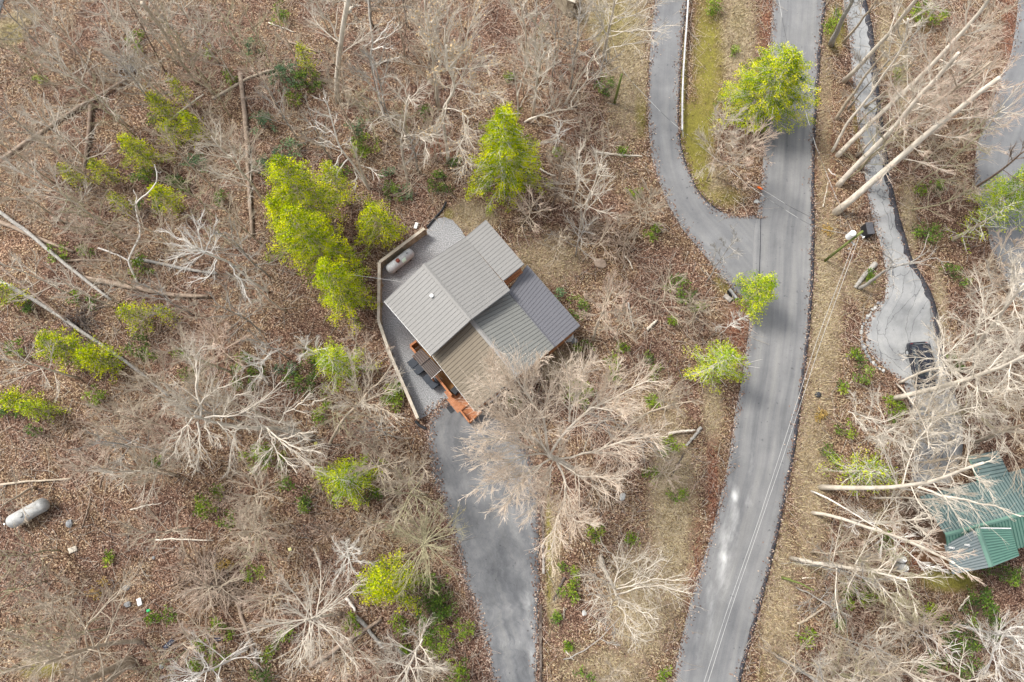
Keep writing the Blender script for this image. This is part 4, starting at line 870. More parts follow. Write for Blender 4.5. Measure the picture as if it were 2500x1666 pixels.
def bare_tree(name, label, cat, base, trunk, limbs, r0, style, barkc='beige', twigc=None, group=None, ns=7, ntw=7, bend=.16, f0=.35, nl=12, L=4, el=(.35, .9), tw=.012, seed=1, lv4=0, k2=.45, spread=.6, rtip=.35):
    r = random.Random(seed); r0 *= .78; T = thing(name, label, cat, tuple(base), group)
    n = len(trunk); tubes('trunk', [(trunk, [r0*1.15]+taper(r0*.9, r0*rtip, n-1))], 9, BARK[barkc], T, cap=True)
    LB = [(smooth_line(l, 9), taper(rr, max(.03, rr*.3), 9)) for l, rr in limbs]
    jit = []
    for l, rr in LB: jit.append(([l[0]]+[q+rv(r, .14) for q in l[1:]], rr))
    LB = jit
    ph = r.uniform(0, 6)
    for i in range(nl):
        t = f0+(1-f0)*(i+r.random()*.8)/nl; p, d = pt_on(trunk, min(.99, t)); a = ph+i*2.4+r.uniform(-.4, .4); e = el[0]+(el[1]-el[0])*((t-f0)/(1-f0))+r.uniform(-.12, .12)
        dd = Vector((math.cos(a)*math.cos(e), math.sin(a)*math.cos(e), math.sin(e))); ll = L*(1.05-.5*(t-f0)/(1-f0))*r.uniform(.6, 1.15)
        q = grow(r, p, dd, ll, 6, bend, .06 if style != 'oak' else .0); rr = max(.03, min(r0*.45, .012*ll+.02))
        LB.append((q, taper(max(.038, rr*.9), .016, 7)))
    if LB:
        br, tws = subdivide_crown(r, LB, ns, ntw, bend*.95, tw=tw, lv4=lv4, k2=k2, spread=spread)
        tubes('limbs', LB+br, 4, BARK[barkc], T)['kind'] = 'stuff'
        if tws: tubes('twigs', tws, 3, BARK[twigc or barkc], T)['kind'] = 'stuff'
    TREES.append(T); return T
def px_trunk(px, H, n=10, wob=.06, seed=0, z0=0):
    """survey pixels from foot to tip -> world polyline, height growing along it"""
    r = random.Random(seed); L = [0]
    for a, b in zip(px, px[1:]): L.append(L[-1]+math.hypot(b[0]-a[0], b[1]-a[1]))
    pts = [at(u, v, z0+(H-z0)*l/max(1e-3, L[-1])) for (u, v), l in zip(px, L)]
    q = smooth_line(pts, n); q = [q[0]+Vector((0, 0, -.25))]+[p+Vector((r.uniform(-wob, wob), r.uniform(-wob, wob), 0)) for p in q[1:]]
    return q
def auto_h(px): return max(4., min(22., vheight(px[0], px[-1])))
def PL(pts, z0, z1, ox=0, oy=0, s=1):
    L = [0]
    for a, b in zip(pts, pts[1:]): L.append(L[-1]+math.hypot(b[0]-a[0], b[1]-a[1]))
    return [at(ox+u/s, oy+v/s, z0+(z1-z0)*l/L[-1]) for (u, v), l in zip(pts, L)]
seedn = [100]
def T_(label, px, r0, H=None, limbs=(), **k):
    seedn[0] += 1; H = H or auto_h(px); tr = px_trunk(px, H, n=10 if len(px) < 6 else 4*len(px), seed=seedn[0], wob=.06 if len(px) < 6 else .02); b = tr[0].copy(); b.z = 0
    name = k.pop('name', 'bare_tree'); cat = k.pop('cat', 'tree'); style = k.pop('style', 'std')
    return bare_tree(name, label, cat, b, tr, list(limbs), r0, style, seed=seedn[0], **k)

# --- tall trees leaning over the right hand driveway (foot at lower left)
C = dict(barkc='cream', bend=.13, el=(.35, .9), f0=.38, nl=18, L=4.6, ns=8, ntw=7, tw=.012, spread=.55, rtip=.45)
T_('thick pale tree nearest the transformer pole, lowest foot in the leaning row', [(2039, 520), (2160, 420), (2279, 311), (2360, 255), (2440, 190)], 0.50, 21, twigc='pink', lv4=1, **C)
T_('pale curved trunk, second from the bottom in the leaning row by the main road', [(2046, 454), (2090, 405), (2186, 311), (2235, 245), (2280, 200), (2340, 130)], 0.42, 20, twigc='pink', lv4=1, **C)
T_('long straight pale tree whose top reaches the upper right corner', [(2043, 382), (2110, 315), (2257, 179), (2330, 100), (2395, 30), (2430, -25)], 0.38, 21, twigc='cream', **{**C, 'nl': 14})
T_('slim wavy pale tree, thinnest of the leaning row by the main road', [(2031, 372), (2068, 300), (2120, 240), (2165, 170), (2190, 140), (2212, 95), (2217, 45)], 0.21, 17, twigc='cream', **{**C, 'nl': 9, 'L': 2.6})
T_('pale straight trunk crossing the driveway and leaving at the top edge', [(2061, 198), (2164, 95), (2236, 0), (2300, -80)], 0.35, 20, twigc='cream', **C)
T_('broken topped tan trunk leaning over the upper concrete driveway', [(2042, 290), (2070, 245), (2098, 212), (2100, 200), (2130, 165), (2161, 125)], 0.28, 11, barkc='beige', nl=4, L=1.4, f0=.5, name='snag')
T_('slim tan trunk at the top edge over the concrete driveway', [(2059, 104), (2105, 50), (2142, 0), (2165, -40)], 0.21, 15, twigc='grey', barkc='beige', nl=8, L=2.5)
T_('grey brown trunk nearest the main road at the top edge', [(2030, 108), (2050, 60), (2070, 25), (2092, -20)], 0.42, 16, barkc='grey', nl=10, L=2.5, twigc='grey')
T_('greyer trunk close behind the second leaning tree', [(2095, 415), (2160, 350), (2225, 304), (2350, 205), (2420, 150)], 0.28, 20, barkc='beige', twigc='pink', **{k_: v_ for k_, v_ in C.items() if k_ != 'barkc'})
T_('faint brown trunk between the two long pale leaning trees', [(2110, 262), (2160, 225), (2205, 190), (2250, 115)], 0.18, 13, barkc='beige', nl=10, L=3, twigc='pink')
T_('brown trunk reaching over the gravelly strip to the far right driveway', [(2340, 478), (2390, 455), (2450, 412), (2510, 362)], 0.22, 13, barkc='brown', nl=6, L=3, f0=.6)
T_('young multi stemmed bare tree with pink twigs left of the far right driveway', [(2225, 513), (2300, 500), (2370, 460)], 0.11, 7, barkc='olive', twigc='pink', nl=12, L=3, f0=.1)
T_('slender tree with pink twigs in the thicket right of the leaning row', [(2190, 285), (2250, 250), (2330, 230)], 0.17, 12, barkc='beige', twigc='pink', nl=16, L=4, f0=.2, lv4=1)
T_('slender tree with pink twigs above the far right driveway', [(2300, 180), (2360, 120), (2400, 80)], 0.17, 13, barkc='beige', twigc='pink', nl=16, L=4, f0=.2, lv4=1)
T_('bare tree with pale fine twigs over the edge of the far right driveway', [(2330, 345), (2400, 300), (2450, 262)], 0.20, 14, barkc='cream', twigc='pink', nl=16, L=4.4, f0=.2, lv4=1)
# --- dead leaning trunk with a torn white crown over the concrete drive
T_('leaning grey trunk with a torn cream crown across the concrete driveway', [(2096, 706), (2128, 686), (2161, 661), (2185, 645)], .26, 7, barkc='grey', nl=0, name='leaning_tree',
   limbs=[(PL([(2165, 660), (2190, 648), (2225, 648), (2250, 625), (2262, 590)], 6, 9), .08), (PL([(2165, 660), (2185, 640), (2170, 630), (2155, 615)], 6, 8), .09), (PL([(2175, 650), (2180, 690), (2195, 720)], 6, 8), .05), (PL([(2190, 648), (2240, 640), (2290, 628), (2320, 640)], 6.5, 8.5), .06), (PL([(2165, 655), (2180, 635), (2210, 632)], 6, 7), .10)], ns=4, ntw=4, twigc='cream')
# --- neighbour's big oaks at the right edge
O = dict(barkc='cream', bend=.22, style='oak', ns=8, ntw=7, tw=.012, spread=.65, lv4=1)
T_('thick tan trunk crossing the concrete driveway below the dark suv', [(2175, 975), (2286, 946), (2368, 929), (2440, 900), (2520, 860)], .36, 19, f0=.42, nl=13, L=5.5, **{**O, 'barkc': 'cream'})
T_('tan trunk arching over the front of the dark suv', [(2196, 935), (2243, 911), (2290, 897), (2330, 900), (2355, 930), (2400, 960), (2470, 950)], .2, 16, f0=.35, nl=12, L=4.5, **O)
T_('white crowned tree whose branches fan over the dark suv', [(2330, 905), (2310, 888), (2290, 868)], .2, 14, f0=.5, nl=16, L=4.6, el=(.0, .7), **O)
T_('big pale tree with upright forks at the right edge above the suv', [(2343, 893), (2380, 850), (2421, 800), (2460, 745), (2500, 693)], .3, 19, f0=.3, nl=15, L=5, **O)
T_('pale forked tree with open crown right of the turning area', [(2376, 915), (2380, 860), (2378, 825), (2385, 790), (2400, 760)], .17, 15, f0=.3, nl=12, L=4, **O)
T_('cream tree at the right edge level with the pole', [(2450, 760), (2460, 720), (2475, 690), (2490, 640)], .2, 15, f0=.3, nl=12, L=4, **O)
T_('beige tree with drooping limbs at the right edge above the green roof', [(2380, 1080), (2440, 1055), (2510, 1030)], .25, 17, f0=.3, nl=16, L=5.5, **{**O, 'barkc': 'beige', 'twigc': 'beige'})
T_('pale tree growing between the driveway and the green roof', [(2330, 1005), (2385, 985), (2430, 970)], .22, 15, f0=.25, nl=15, L=5, **{**O, 'barkc': 'beige', 'twigc': 'cream'})
T_('slim white limbed tree over the lower end of the concrete driveway', [(2190, 935), (2230, 985), (2262, 1040), (2268, 1095)], .13, 12, f0=.25, nl=12, L=3.6, **O)
T_('white limbed tree with crown spread left of the lower concrete driveway', [(2230, 1075), (2170, 1045), (2110, 1015), (2070, 1005)], .15, 13, f0=.3, nl=12, L=3.6, **O)
T_('pale low branched tree below the one spread left of the driveway', [(2240, 1095), (2180, 1072), (2120, 1065)], .12, 11, f0=.3, nl=10, L=3.6, **O)
T_('thick horizontal looking pale trunk reaching to the green roof', [(2003, 1190), (2100, 1191), (2243, 1190), (2310, 1165), (2400, 1130)], .33, 20, f0=.45, nl=12, L=5.5, **{**O, 'limbs': [(PL([(2243, 1190), (2330, 1215), (2430, 1235), (2490, 1260)], 12, 19), .12), (PL([(2190, 1190), (2185, 1150), (2165, 1110), (2150, 1090)], 9, 14), .09)]})
T_('long thin white stemmed tree running from the road bank to the cylinders', [(1982, 1199), (2035, 1224), (2110, 1270), (2171, 1306), (2240, 1370), (2270, 1385)], .12, 15, barkc='white', nl=10, L=3, f0=.4)
T_('pale smooth trunk curving towards the corner of the green roof', [(1984, 1252), (2030, 1258), (2100, 1282), (2193, 1312), (2271, 1345), (2330, 1375)], .23, 19, twigc='pink', **{**C, 'nl': 15, 'f0': .5, 'L': 3.6})
T_('pale trunk with wide olive crown above the two bottom right deadfalls', [(1930, 1363), (2000, 1377), (2090, 1388), (2164, 1402), (2215, 1415)], .25, 17, barkc='cream', twigc='olive', nl=18, L=5, f0=.35, lv4=1, bend=.13)
T_('pale trunk starting at the lower road bank and leaving the bottom edge', [(1898, 1602), (1945, 1632), (1993, 1663), (2060, 1710)], .26, 17, barkc='grey', nl=12, L=4, f0=.5, twigc='cream')
T_('short mossy green stub at the road bank below the olive crown', [(1909, 1410), (1950, 1424), (1988, 1441)], .17, 6, barkc='mossy', nl=0, name='snag')
T_('small dead grey tree leaning over the mossy stub', [(1944, 1434), (1985, 1455), (2030, 1480), (2050, 1500)], .1, 8, barkc='grey', nl=9, L=2.6, f0=.4)
T_('bristly dead white top right of centre at the bottom right', [(2195, 1512), (2240, 1535), (2290, 1570), (2325, 1612)], .12, 9, barkc='white', nl=22, L=2.8, f0=.1, ns=3, ntw=2, bend=.06)
T_('pale trunk at the bottom edge right of the bristly dead top', [(2232, 1614), (2290, 1632), (2340, 1650), (2400, 1690)], .17, 14, barkc='cream', nl=10, L=3.6, f0=.5)
T_('grey trunk leaving the right edge near the bottom', [(2322, 1520), (2400, 1543), (2500, 1563), (2560, 1570)], .19, 16, barkc='grey', nl=12, L=4, f0=.45, twigc='cream')
T_('white branched tree in the bottom right corner', [(2405, 1650), (2420, 1600), (2445, 1560), (2470, 1530)], .13, 13, **{**O, 'barkc': 'white', 'nl': 14, 'L': 4, 'f0': .2})
T_('white stemmed sapling with upright twigs at the bottom edge right of the road', [(2130, 1640), (2128, 1600), (2130, 1560), (2150, 1530)], .08, 9, barkc='cream', nl=14, L=2.6, f0=.1)
T_('pale sapling above the pale trunk at the lower road bank', [(1990, 1595), (2030, 1630), (2060, 1660)], .08, 8, barkc='cream', nl=12, L=2.6, f0=.1)
T_('feathery beige tree below the green roof cylinders', [(2200, 1480), (2170, 1470), (2185, 1500)], .1, 10, barkc='beige', nl=14, L=3.2, f0=.1)
# --- the big spreading tree in front of the cabin
F0 = (1341, 1112)
biglimbs = [([F0, (1390, 1030), (1440, 995), (1520, 965), (1590, 925)], 9, 18, .13), ([F0, (1337, 1030), (1300, 975), (1265, 930), (1238, 880)], 9, 19, .13), ([F0, (1305, 1062), (1250, 1035), (1210, 995), (1185, 945)], 9, 18, .12),
 ([F0, (1290, 1060), (1240, 1045), (1200, 1025), (1165, 985)], 8, 17, .09), ([F0, (1290, 1110), (1230, 1125), (1160, 1120)], 9, 16, .08), ([(1345, 1120), (1300, 1150), (1262, 1190), (1228, 1240)], 9, 15, .07),
 ([(1360, 1130), (1390, 1172), (1378, 1230), (1352, 1287), (1345, 1340)], 7, 13, .11), ([(1365, 1120), (1430, 1112), (1500, 1085), (1550, 1072), (1610, 1060)], 8, 16, .10), ([(1365, 1130), (1400, 1160), (1450, 1168), (1530, 1165)], 8, 15, .08),
 ([(1390, 1030), (1400, 980), (1420, 930), (1440, 870)], 12, 18, .09), ([(1390, 1030), (1396, 950), (1380, 890)], 12, 18, .07), ([(1375, 1235), (1400, 1270), (1450, 1280)], 10, 13, .04), ([(1300, 975), (1300, 920), (1320, 870)], 14, 18, .06),
 ([F0, (1320, 1080), (1290, 1010), (1230, 960), (1205, 905)], 10, 18, .07), ([(1350, 1140), (1340, 1190), (1310, 1230), (1290, 1260)], 8, 13, .05), ([(1440, 995), (1500, 1000), (1560, 1000)], 14, 17, .06), ([F0, (1270, 1080), (1200, 1075), (1150, 1058)], 9, 16, .08), ([(1300, 975), (1255, 950), (1215, 905), (1200, 870)], 13, 18, .06), ([(1345, 1120), (1290, 1150), (1220, 1180), (1160, 1190)], 9, 15, .07), ([(1440, 995), (1490, 940), (1510, 890)], 13, 17, .06)]
T_('huge spreading tree with pinkish twigs standing between the cabin and its driveway', [(1388, 1140), (1372, 1128), (1341, 1112)], .42, 9, limbs=[(PL(a, z0, z1), rr) for a, z0, z1, rr in biglimbs], barkc='cream', twigc='golden', nl=5, L=4, f0=.5, ns=20, ntw=11, lv4=2, bend=.12, k2=.36, tw=.013, rtip=.7, spread=.68)
# --- trees between the cabin and the main road
T_('small tan trunk with brushy pink crown right of the cabin corner', [(1447, 832), (1455, 795), (1475, 757), (1495, 705)], .2, 9, barkc='beige', twigc='pink', nl=15, L=3.4, f0=.45, lv4=1, bend=.1)
T_('grey tree with a pale curved limb below the fresh green conifer', [(1520, 1052), (1575, 1007), (1621, 993), (1690, 980)], .16, 11, barkc='beige', twigc='beige', nl=14, L=3.6, f0=.35, lv4=1, limbs=[(PL([(1621, 993), (1615, 960), (1640, 930)], 8, 11), .05)])
T_('small white grey sapling growing over the road junction', [(1724, 690), (1750, 646), (1775, 610), (1800, 582)], .09, 8, barkc='grey', twigc='grey', nl=11, L=2.4, f0=.2)
T_('thin red brown sapling between the leafy bush and the green conifer', [(1757, 818), (1785, 790), (1815, 775)], .05, 5, barkc='white', nl=7, L=1.6, f0=.2)
T_('beige thicket of arching stems beside the bend of the side road', [(1560, 545), (1575, 510), (1590, 480)], .1, 6, barkc='beige', twigc='beige', nl=24, L=3.6, f0=.02, el=(-.1, .9), lv4=1)
T_('brown twiggy tree right of the yellow conifer above the cabin', [(1346, 512), (1360, 460), (1371, 421), (1378, 380)], .13, 9, barkc='brown', twigc='beige', nl=12, L=3.2, f0=.3)
T_('fine beige tree in the grass left of the brush pile right of the cabin', [(1610, 760), (1625, 720), (1640, 680)], .08, 8, barkc='beige', nl=14, L=3.2, f0=.1)
T_('low bushy tree below the culvert', [(1690, 790), (1700, 760), (1690, 730)], .08, 6, barkc='beige', nl=14, L=2.6, f0=.05)
T_('scrubby tree tangle above the thicket by the side road bend', [(1420, 640), (1490, 560), (1510, 520)], .07, 6, barkc='beige', twigc='pink', nl=12, L=3, f0=.2)
sp = [([(1504, 1452), (1540, 1440), (1600, 1425), (1690, 1455)], .08), ([(1500, 1440), (1560, 1420), (1610, 1412), (1665, 1418)], .07), ([(1504, 1452), (1520, 1500), (1550, 1560)], .08), ([(1504, 1452), (1560, 1490), (1612, 1515)], .08), ([(1500, 1440), (1512, 1400), (1502, 1350), (1475, 1335)], .08),
 ([(1500, 1450), (1460, 1455), (1440, 1450)], .05), ([(1510, 1430), (1560, 1410), (1618, 1362)], .06), ([(1500, 1440), (1470, 1415), (1430, 1400)], .05), ([(1504, 1452), (1490, 1500), (1460, 1515)], .05), ([(1510, 1400), (1540, 1370), (1580, 1360)], .05), ([(1540, 1530), (1545, 1560), (1550, 1580)], .04)]
T_('cream tree with starry crown between the driveway and the main road', [(1466, 1360), (1470, 1385), (1492, 1420), (1504, 1452)], .3, 10, limbs=[(PL(a, 8.5, 13), rr) for a, rr in sp], barkc='cream', nl=2, L=3, f0=.8, ns=11, ntw=6, bend=.17, lv4=1, spread=.85)
T_('thin grey stem arching below the starry crown', [(1372, 1612), (1400, 1605), (1450, 1575), (1490, 1535), (1512, 1508)], .08, 6, barkc='grey', nl=3, L=1.6, f0=.6)
T_('low twiggy clump at the bottom edge right of the driveway', [(1480, 1680), (1490, 1650), (1500, 1630)], .07, 5, barkc='beige', nl=12, L=2.4, f0=.05)
# --- island between side road and main road
T_('fine pale tree on the mossy verge right of the side road', [(1725, 443), (1746, 386), (1760, 330), (1770, 290)], .1, 9, barkc='beige', twigc='cream', nl=20, L=4, f0=.3, lv4=1, bend=.08)
T_('fine pinkish tree leaning out over the main road below the green conifer', [(1748, 434), (1790, 400), (1820, 370), (1850, 335)], .12, 9, barkc='beige', twigc='pink', nl=20, L=4, f0=.3, lv4=1, bend=.08)
T_('cream crowned tree beside the upper side road', [(1471, 143), (1486, 82), (1496, 30), (1505, -20)], .26, 17, limbs=[(PL([(1484, 90), (1530, 70), (1600, 78), (1640, 60)], 11, 15), .06), (PL([(1490, 60), (1540, 40), (1610, 10)], 12, 16), .06), (PL([(1484, 90), (1460, 40), (1455, 0)], 11, 16), .06), (PL([(1484, 85), (1465, 60), (1450, 25)], 11, 15), .05), (PL([(1479, 125), (1530, 105), (1590, 105), (1615, 88)], 9, 13), .06)], barkc='cream', nl=12, L=4, f0=.4, ns=9, ntw=6, lv4=1, bend=.12)
T_('long slanting pale trunk left of the short mossy pole', [(1379, 254), (1412, 195), (1446, 143), (1470, 105)], .17, 12, barkc='cream', nl=6, L=2.2, f0=.6)
T_('dark twiggy sapling left of the short mossy pole', [(1450, 205), (1470, 170), (1490, 140)], .08, 8, barkc='grey', twigc='beige', nl=14, L=3, f0=.1)
# --- upper middle woods
T_('big mottled trunk snapped at the top edge, thickest in the upper woods', [(824, 248), (822, 180), (832, 90), (846, 35), (853, -20)], .40, 18, barkc='cream', nl=5, L=5.0, f0=.35, limbs=[(PL([(828, 100), (812, 65), (790, 30), (760, 0)], 10, 15), .1), (PL([(849, 30), (858, 20), (868, 11)], 14.5, 15.5), .2)], name='bare_tree', ns=10, ntw=7, lv4=1, rtip=.7)
T_('crooked bleached trunk with bent side arms above the white dead tree', [(937, 288), (925, 225), (911, 171), (904, 125), (913, 105), (903, 60), (899, 0), (897, -30)], .17, 14, barkc='white', nl=2, L=2.5, f0=.6, limbs=[(PL([(913, 105), (930, 85), (945, 65), (960, 44)], 10, 12), .07), (PL([(906, 120), (935, 115), (957, 121)], 9.5, 10.5), .09), (PL([(913, 105), (940, 95), (965, 80), (972, 60)], 10, 12.5), .05), (PL([(911, 160), (935, 153), (975, 140)], 8, 8.5), .06)], ns=4, ntw=3, name='dead_tree')
T_('grey trunk at the top edge left of the leafy oak', [(907, 58), (904, 20), (900, -20)], .19, 12, barkc='grey', nl=5, L=3, f0=.5)
T_('short grey trunk at the top edge beside the leafy oak', [(994, 62), (988, 25), (982, -20)], .17, 12, barkc='grey', nl=5, L=3, f0=.5)
ok = [([(1093, 171), (1085, 120), (1090, 60), (1100, 10)], 12, 18, .1), ([(1093, 171), (1130, 120), (1150, 60), (1170, 20)], 12, 18, .1), ([(1111, 215), (1135, 185), (1140, 150), (1180, 120)], 10, 15, .08), ([(1093, 171), (1060, 130), (1040, 80), (1030, 40)], 12, 17, .09), ([(1095, 165), (1150, 165), (1210, 160)], 12, 15, .07),
 ([(1085, 265), (1130, 262), (1150, 280), (1135, 330), (1110, 370)], 8, 12, .07), ([(1110, 215), (1160, 230), (1220, 225)], 10, 14, .05), ([(1095, 335), (1120, 350), (1140, 390), (1130, 420)], 6, 9, .05), ([(1093, 335), (1060, 325), (1025, 320)], 6, 9, .04), ([(1085, 130), (1060, 80), (1065, 20)], 14, 18, .07)]
T_('tall oak with dry tan leaves left of the yellow conifer', [(1095, 397), (1088, 340), (1081, 300), (1082, 262), (1111, 222), (1108, 195), (1092, 168), (1090, 110)], .27, 16, limbs=[(PL(a, z0, z1), rr) for a, z0, z1, rr in ok], barkc='cream', twigc='cream', nl=9, L=4.5, f0=.5, ns=14, ntw=10, lv4=1, bend=.1, name='oak_tree')
T_('pale straight forked tree behind the leafy oak', [(1072, 265), (1063, 190), (1050, 100), (1042, 50), (1036, -10)], .26, 18, barkc='cream', nl=12, L=4, f0=.35, lv4=1, bend=.09, el=(.6, 1.1), limbs=[(PL([(1046, 70), (1068, 35), (1085, -10)], 13, 17), .13)])
T_('twisted white tree with gnarled arms left of the oak', [(996, 444), (984, 390), (979, 345), (988, 300), (992, 250), (1000, 232)], .2, 13, limbs=[(PL([(992, 250), (1015, 225), (1045, 205)], 11, 13), .06), (PL([(985, 335), (1030, 330), (1045, 370), (1050, 385)], 8, 10), .07), (PL([(988, 300), (960, 295), (935, 275), (900, 310)], 8, 11), .06), (PL([(1000, 240), (985, 210), (960, 190)], 11, 13), .05), (PL([(985, 340), (1020, 325), (1070, 330)], 8, 11), .05), (PL([(983, 335), (975, 310), (950, 300)], 9, 11), .05)], barkc='cream', nl=7, L=3, f0=.5, ns=8, ntw=6, bend=.25, lv4=1)
T_('grey trunk right beside the twisted white tree', [(1022, 419), (1010, 370), (1005, 340)], .17, 10, barkc='grey', twigc='beige', nl=12, L=3, f0=.4)
T_('fallen pale tree with drooping dead branches above the big conifer group', [(902, 464), (865, 405), (829, 361), (820, 330), (812, 300), (800, 255), (790, 240)], .17, 11, barkc='white', nl=9, L=2.2, f0=.45, ns=5, ntw=4, limbs=[(PL([(835, 368), (825, 395), (805, 410), (800, 425)], 6, 6.5), .05), (PL([(850, 388), (835, 410), (815, 430), (800, 452)], 5, 5.5), .06), (PL([(812, 322), (780, 320), (758, 300)], 8, 8.5), .04), (PL([(829, 361), (800, 345), (775, 350)], 7, 7), .04), (PL([(868, 410), (870, 440), (868, 462)], 4, 3.5), .04), (PL([(878, 405), (905, 410), (920, 430)], 4, 5), .03)], name='dead_tree')
T_('broken topped mottled stub crossing the fallen pale tree', [(901, 463), (888, 430), (875, 400), (866, 370), (857, 345)], .2, 7, barkc='cream', nl=2, L=1, f0=.5, name='snag')
T_('white grey tree behind the yellow conifer', [(1300, 283), (1306, 240), (1313, 190), (1318, 150), (1330, 125)], .19, 14, barkc='cream', nl=18, L=4, f0=.35, lv4=1, bend=.08, el=(.5, 1.1))
T_('tall thin pale tree at the top edge between the oak and the side road', [(1291, 180), (1284, 110), (1282, 60), (1272, 20), (1262, -20)], .16, 16, barkc='cream', nl=13, L=3.6, f0=.35, lv4=1, bend=.09, el=(.5, 1.1), limbs=[(PL([(1280, 45), (1310, 30), (1335, 45)], 11, 12), .04)])
T_('antler shaped pale snag beside the yellow conifer', [(1265, 294), (1263, 260), (1264, 229), (1258, 190), (1254, 165)], .14, 9, barkc='cream', nl=0, limbs=[(PL([(1264, 235), (1275, 190), (1289, 142)], 5, 9), .08), (PL([(1266, 265), (1280, 235), (1300, 215)], 4, 7), .05)], ns=2, ntw=1, name='snag')
T_('toppled white tree with upright branches right of the yellow conifer', [(1279, 298), (1310, 284), (1343, 275), (1372, 268), (1400, 266)], .17, 3.5, barkc='cream', nl=8, L=4.2, f0=.25, el=(.8, 1.3), ns=6, ntw=5, limbs=[(PL([(1310, 284), (1340, 282), (1365, 298), (1412, 298)], 2.5, 4), .07), (PL([(1360, 295), (1370, 320), (1360, 345), (1310, 350)], 3, 2.5), .06), (PL([(1345, 275), (1343, 235), (1345, 200)], 3, 7), .06), (PL([(1395, 265), (1394, 240), (1425, 200), (1450, 185), (1480, 188)], 3.5, 6), .06)], name='dead_tree')
T_('white root like star of branches right of the yellow conifer', [(1357, 365), (1360, 335), (1365, 315)], .1, 4, barkc='white', nl=16, L=1.6, f0=.4, ns=4, ntw=3, el=(-.2, .5), name='dead_tree')
# --- left woods
T_('bleached zigzag dead stem standing in the left woods', [(337, 693), (322, 660), (311, 639), (330, 600), (343, 575), (341, 550), (331, 510), (330, 498), (345, 482), (362, 472), (384, 443), (383, 420), (377, 402)], .16, 8, barkc='white', nl=0, limbs=[(PL([(330, 498), (335, 480), (325, 464)], 5, 5.5), .05), (PL([(329, 500), (320, 495), (317, 487)], 5, 5.3), .04), (PL([(384, 420), (390, 421), (394, 421)], 7.3, 7.4), .03)], ns=0, ntw=0, name='dead_tree')
T_('thin bleached pole like stem at the upper left', [(145, 345), (130, 300), (110, 255), (103, 240), (106, 226)], .09, 6, barkc='white', nl=0, name='dead_tree')
T_('slim pale forked tree leaning toward the top left corner', [(222, 180), (190, 130), (150, 97), (110, 55), (70, 5), (50, -20)], .16, 16, barkc='cream', nl=9, L=3.5, f0=.3, limbs=[(PL([(148, 96), (100, 70), (57, 30)], 8, 12), .1), (PL([(190, 130), (160, 70), (130, 20)], 6, 12), .05)])
T_('beige broken topped trunk with live shoots near the top left', [(480, 205), (440, 150), (410, 95), (393, 68), (365, 30), (346, 7)], .2, 15, barkc='beige', nl=11, L=4.5, f0=.1, ns=8, ntw=6, rtip=1.1)
T_('dark straight snag left of the broken topped trunk', [(400, 172), (380, 130), (361, 93), (330, 35), (308, -10)], .13, 14, barkc='brown', nl=4, L=2, f0=.3, name='snag')
T_('slanting grey stem in the upper left woods above the zigzag stem', [(521, 457), (460, 400), (420, 350), (375, 322)], .13, 8, barkc='beige', nl=8, L=3, f0=.4)
T_('pale sapling above the zigzag stem left of the yellow bushes', [(222, 357), (190, 320), (160, 290), (150, 260)], .11, 8, barkc='cream', nl=9, L=3.2, f0=.2, bend=.24)
T_('big beige trunk leaning with olive twigs left of the long brown log', [(625, 465), (580, 405), (540, 360), (500, 300)], .15, 12, barkc='beige', nl=14, L=4.5, f0=.25, ns=8)
T_('radiating white grey crown on a leaning trunk in the left woods', [(655, 712), (620, 692), (589, 665), (560, 640), (525, 628), (468, 605)], .22, 13, barkc='white', limbs=[(PL(a, 11.5, z), .06) for a, z in (([(500, 615), (470, 590), (455, 560)], 14), ([(500, 615), (440, 585), (395, 560)], 13.5), ([(500, 615), (450, 620), (410, 635)], 12.5), ([(500, 615), (480, 570), (490, 530)], 15), ([(500, 615), (520, 570), (530, 540)], 14), ([(530, 635), (525, 665), (490, 680), (465, 690)], 10), ([(560, 645), (590, 690), (610, 735)], 9), ([(500, 615), (465, 645), (440, 660)], 12), ([(520, 620), (450, 600), (420, 600)], 13))], nl=5, L=2.5, f0=.6, ns=7, ntw=5, lv4=1, bend=.14)
T_('white limbs hanging over the base of the radiating crown tree', [(700, 760), (665, 745), (640, 715), (600, 690), (600, 650)], .12, 9, barkc='cream', nl=10, L=3.3, f0=.3, bend=.25, ns=7)
bt = [([(490, 1018), (480, 950), (473, 890), (475, 860), (505, 830)], 15, .1), ([(473, 890), (460, 870), (450, 850)], 15, .05), ([(475, 1010), (500, 970), (530, 950), (570, 930), (605, 915)], 15, .07), ([(500, 1020), (560, 1018), (610, 1000), (660, 970), (680, 930)], 14, .08), ([(490, 1018), (440, 995), (400, 985)], 15, .06), ([(465, 1010), (445, 980), (430, 960), (410, 950)], 15, .05),
 ([(470, 1020), (450, 1045), (430, 1080), (425, 1110)], 11, .1), ([(482, 1030), (490, 1070), (487, 1120), (478, 1150)], 11, .1), ([(500, 1025), (500, 1060), (540, 1080)], 13, .05), ([(455, 1010), (462, 1080), (465, 1130)], 12, .05), ([(530, 1030), (545, 1060), (590, 1045), (615, 1050)], 12, .04), ([(475, 1005), (440, 990), (425, 960)], 15, .04), ([(540, 1030), (550, 990), (560, 975), (600, 960)], 14, .05)]
T_('large cream crown of twisting limbs in the middle of the left woods', [(729, 1054), (680, 1045), (612, 1046), (560, 1040), (520, 1030), (475, 1016)], .34, 12.5, limbs=[(PL(a, 12, z), rr) for a, z, rr in bt], barkc='cream', twigc='cream', nl=3, L=4, f0=.6, ns=11, ntw=8, lv4=1, bend=.17)
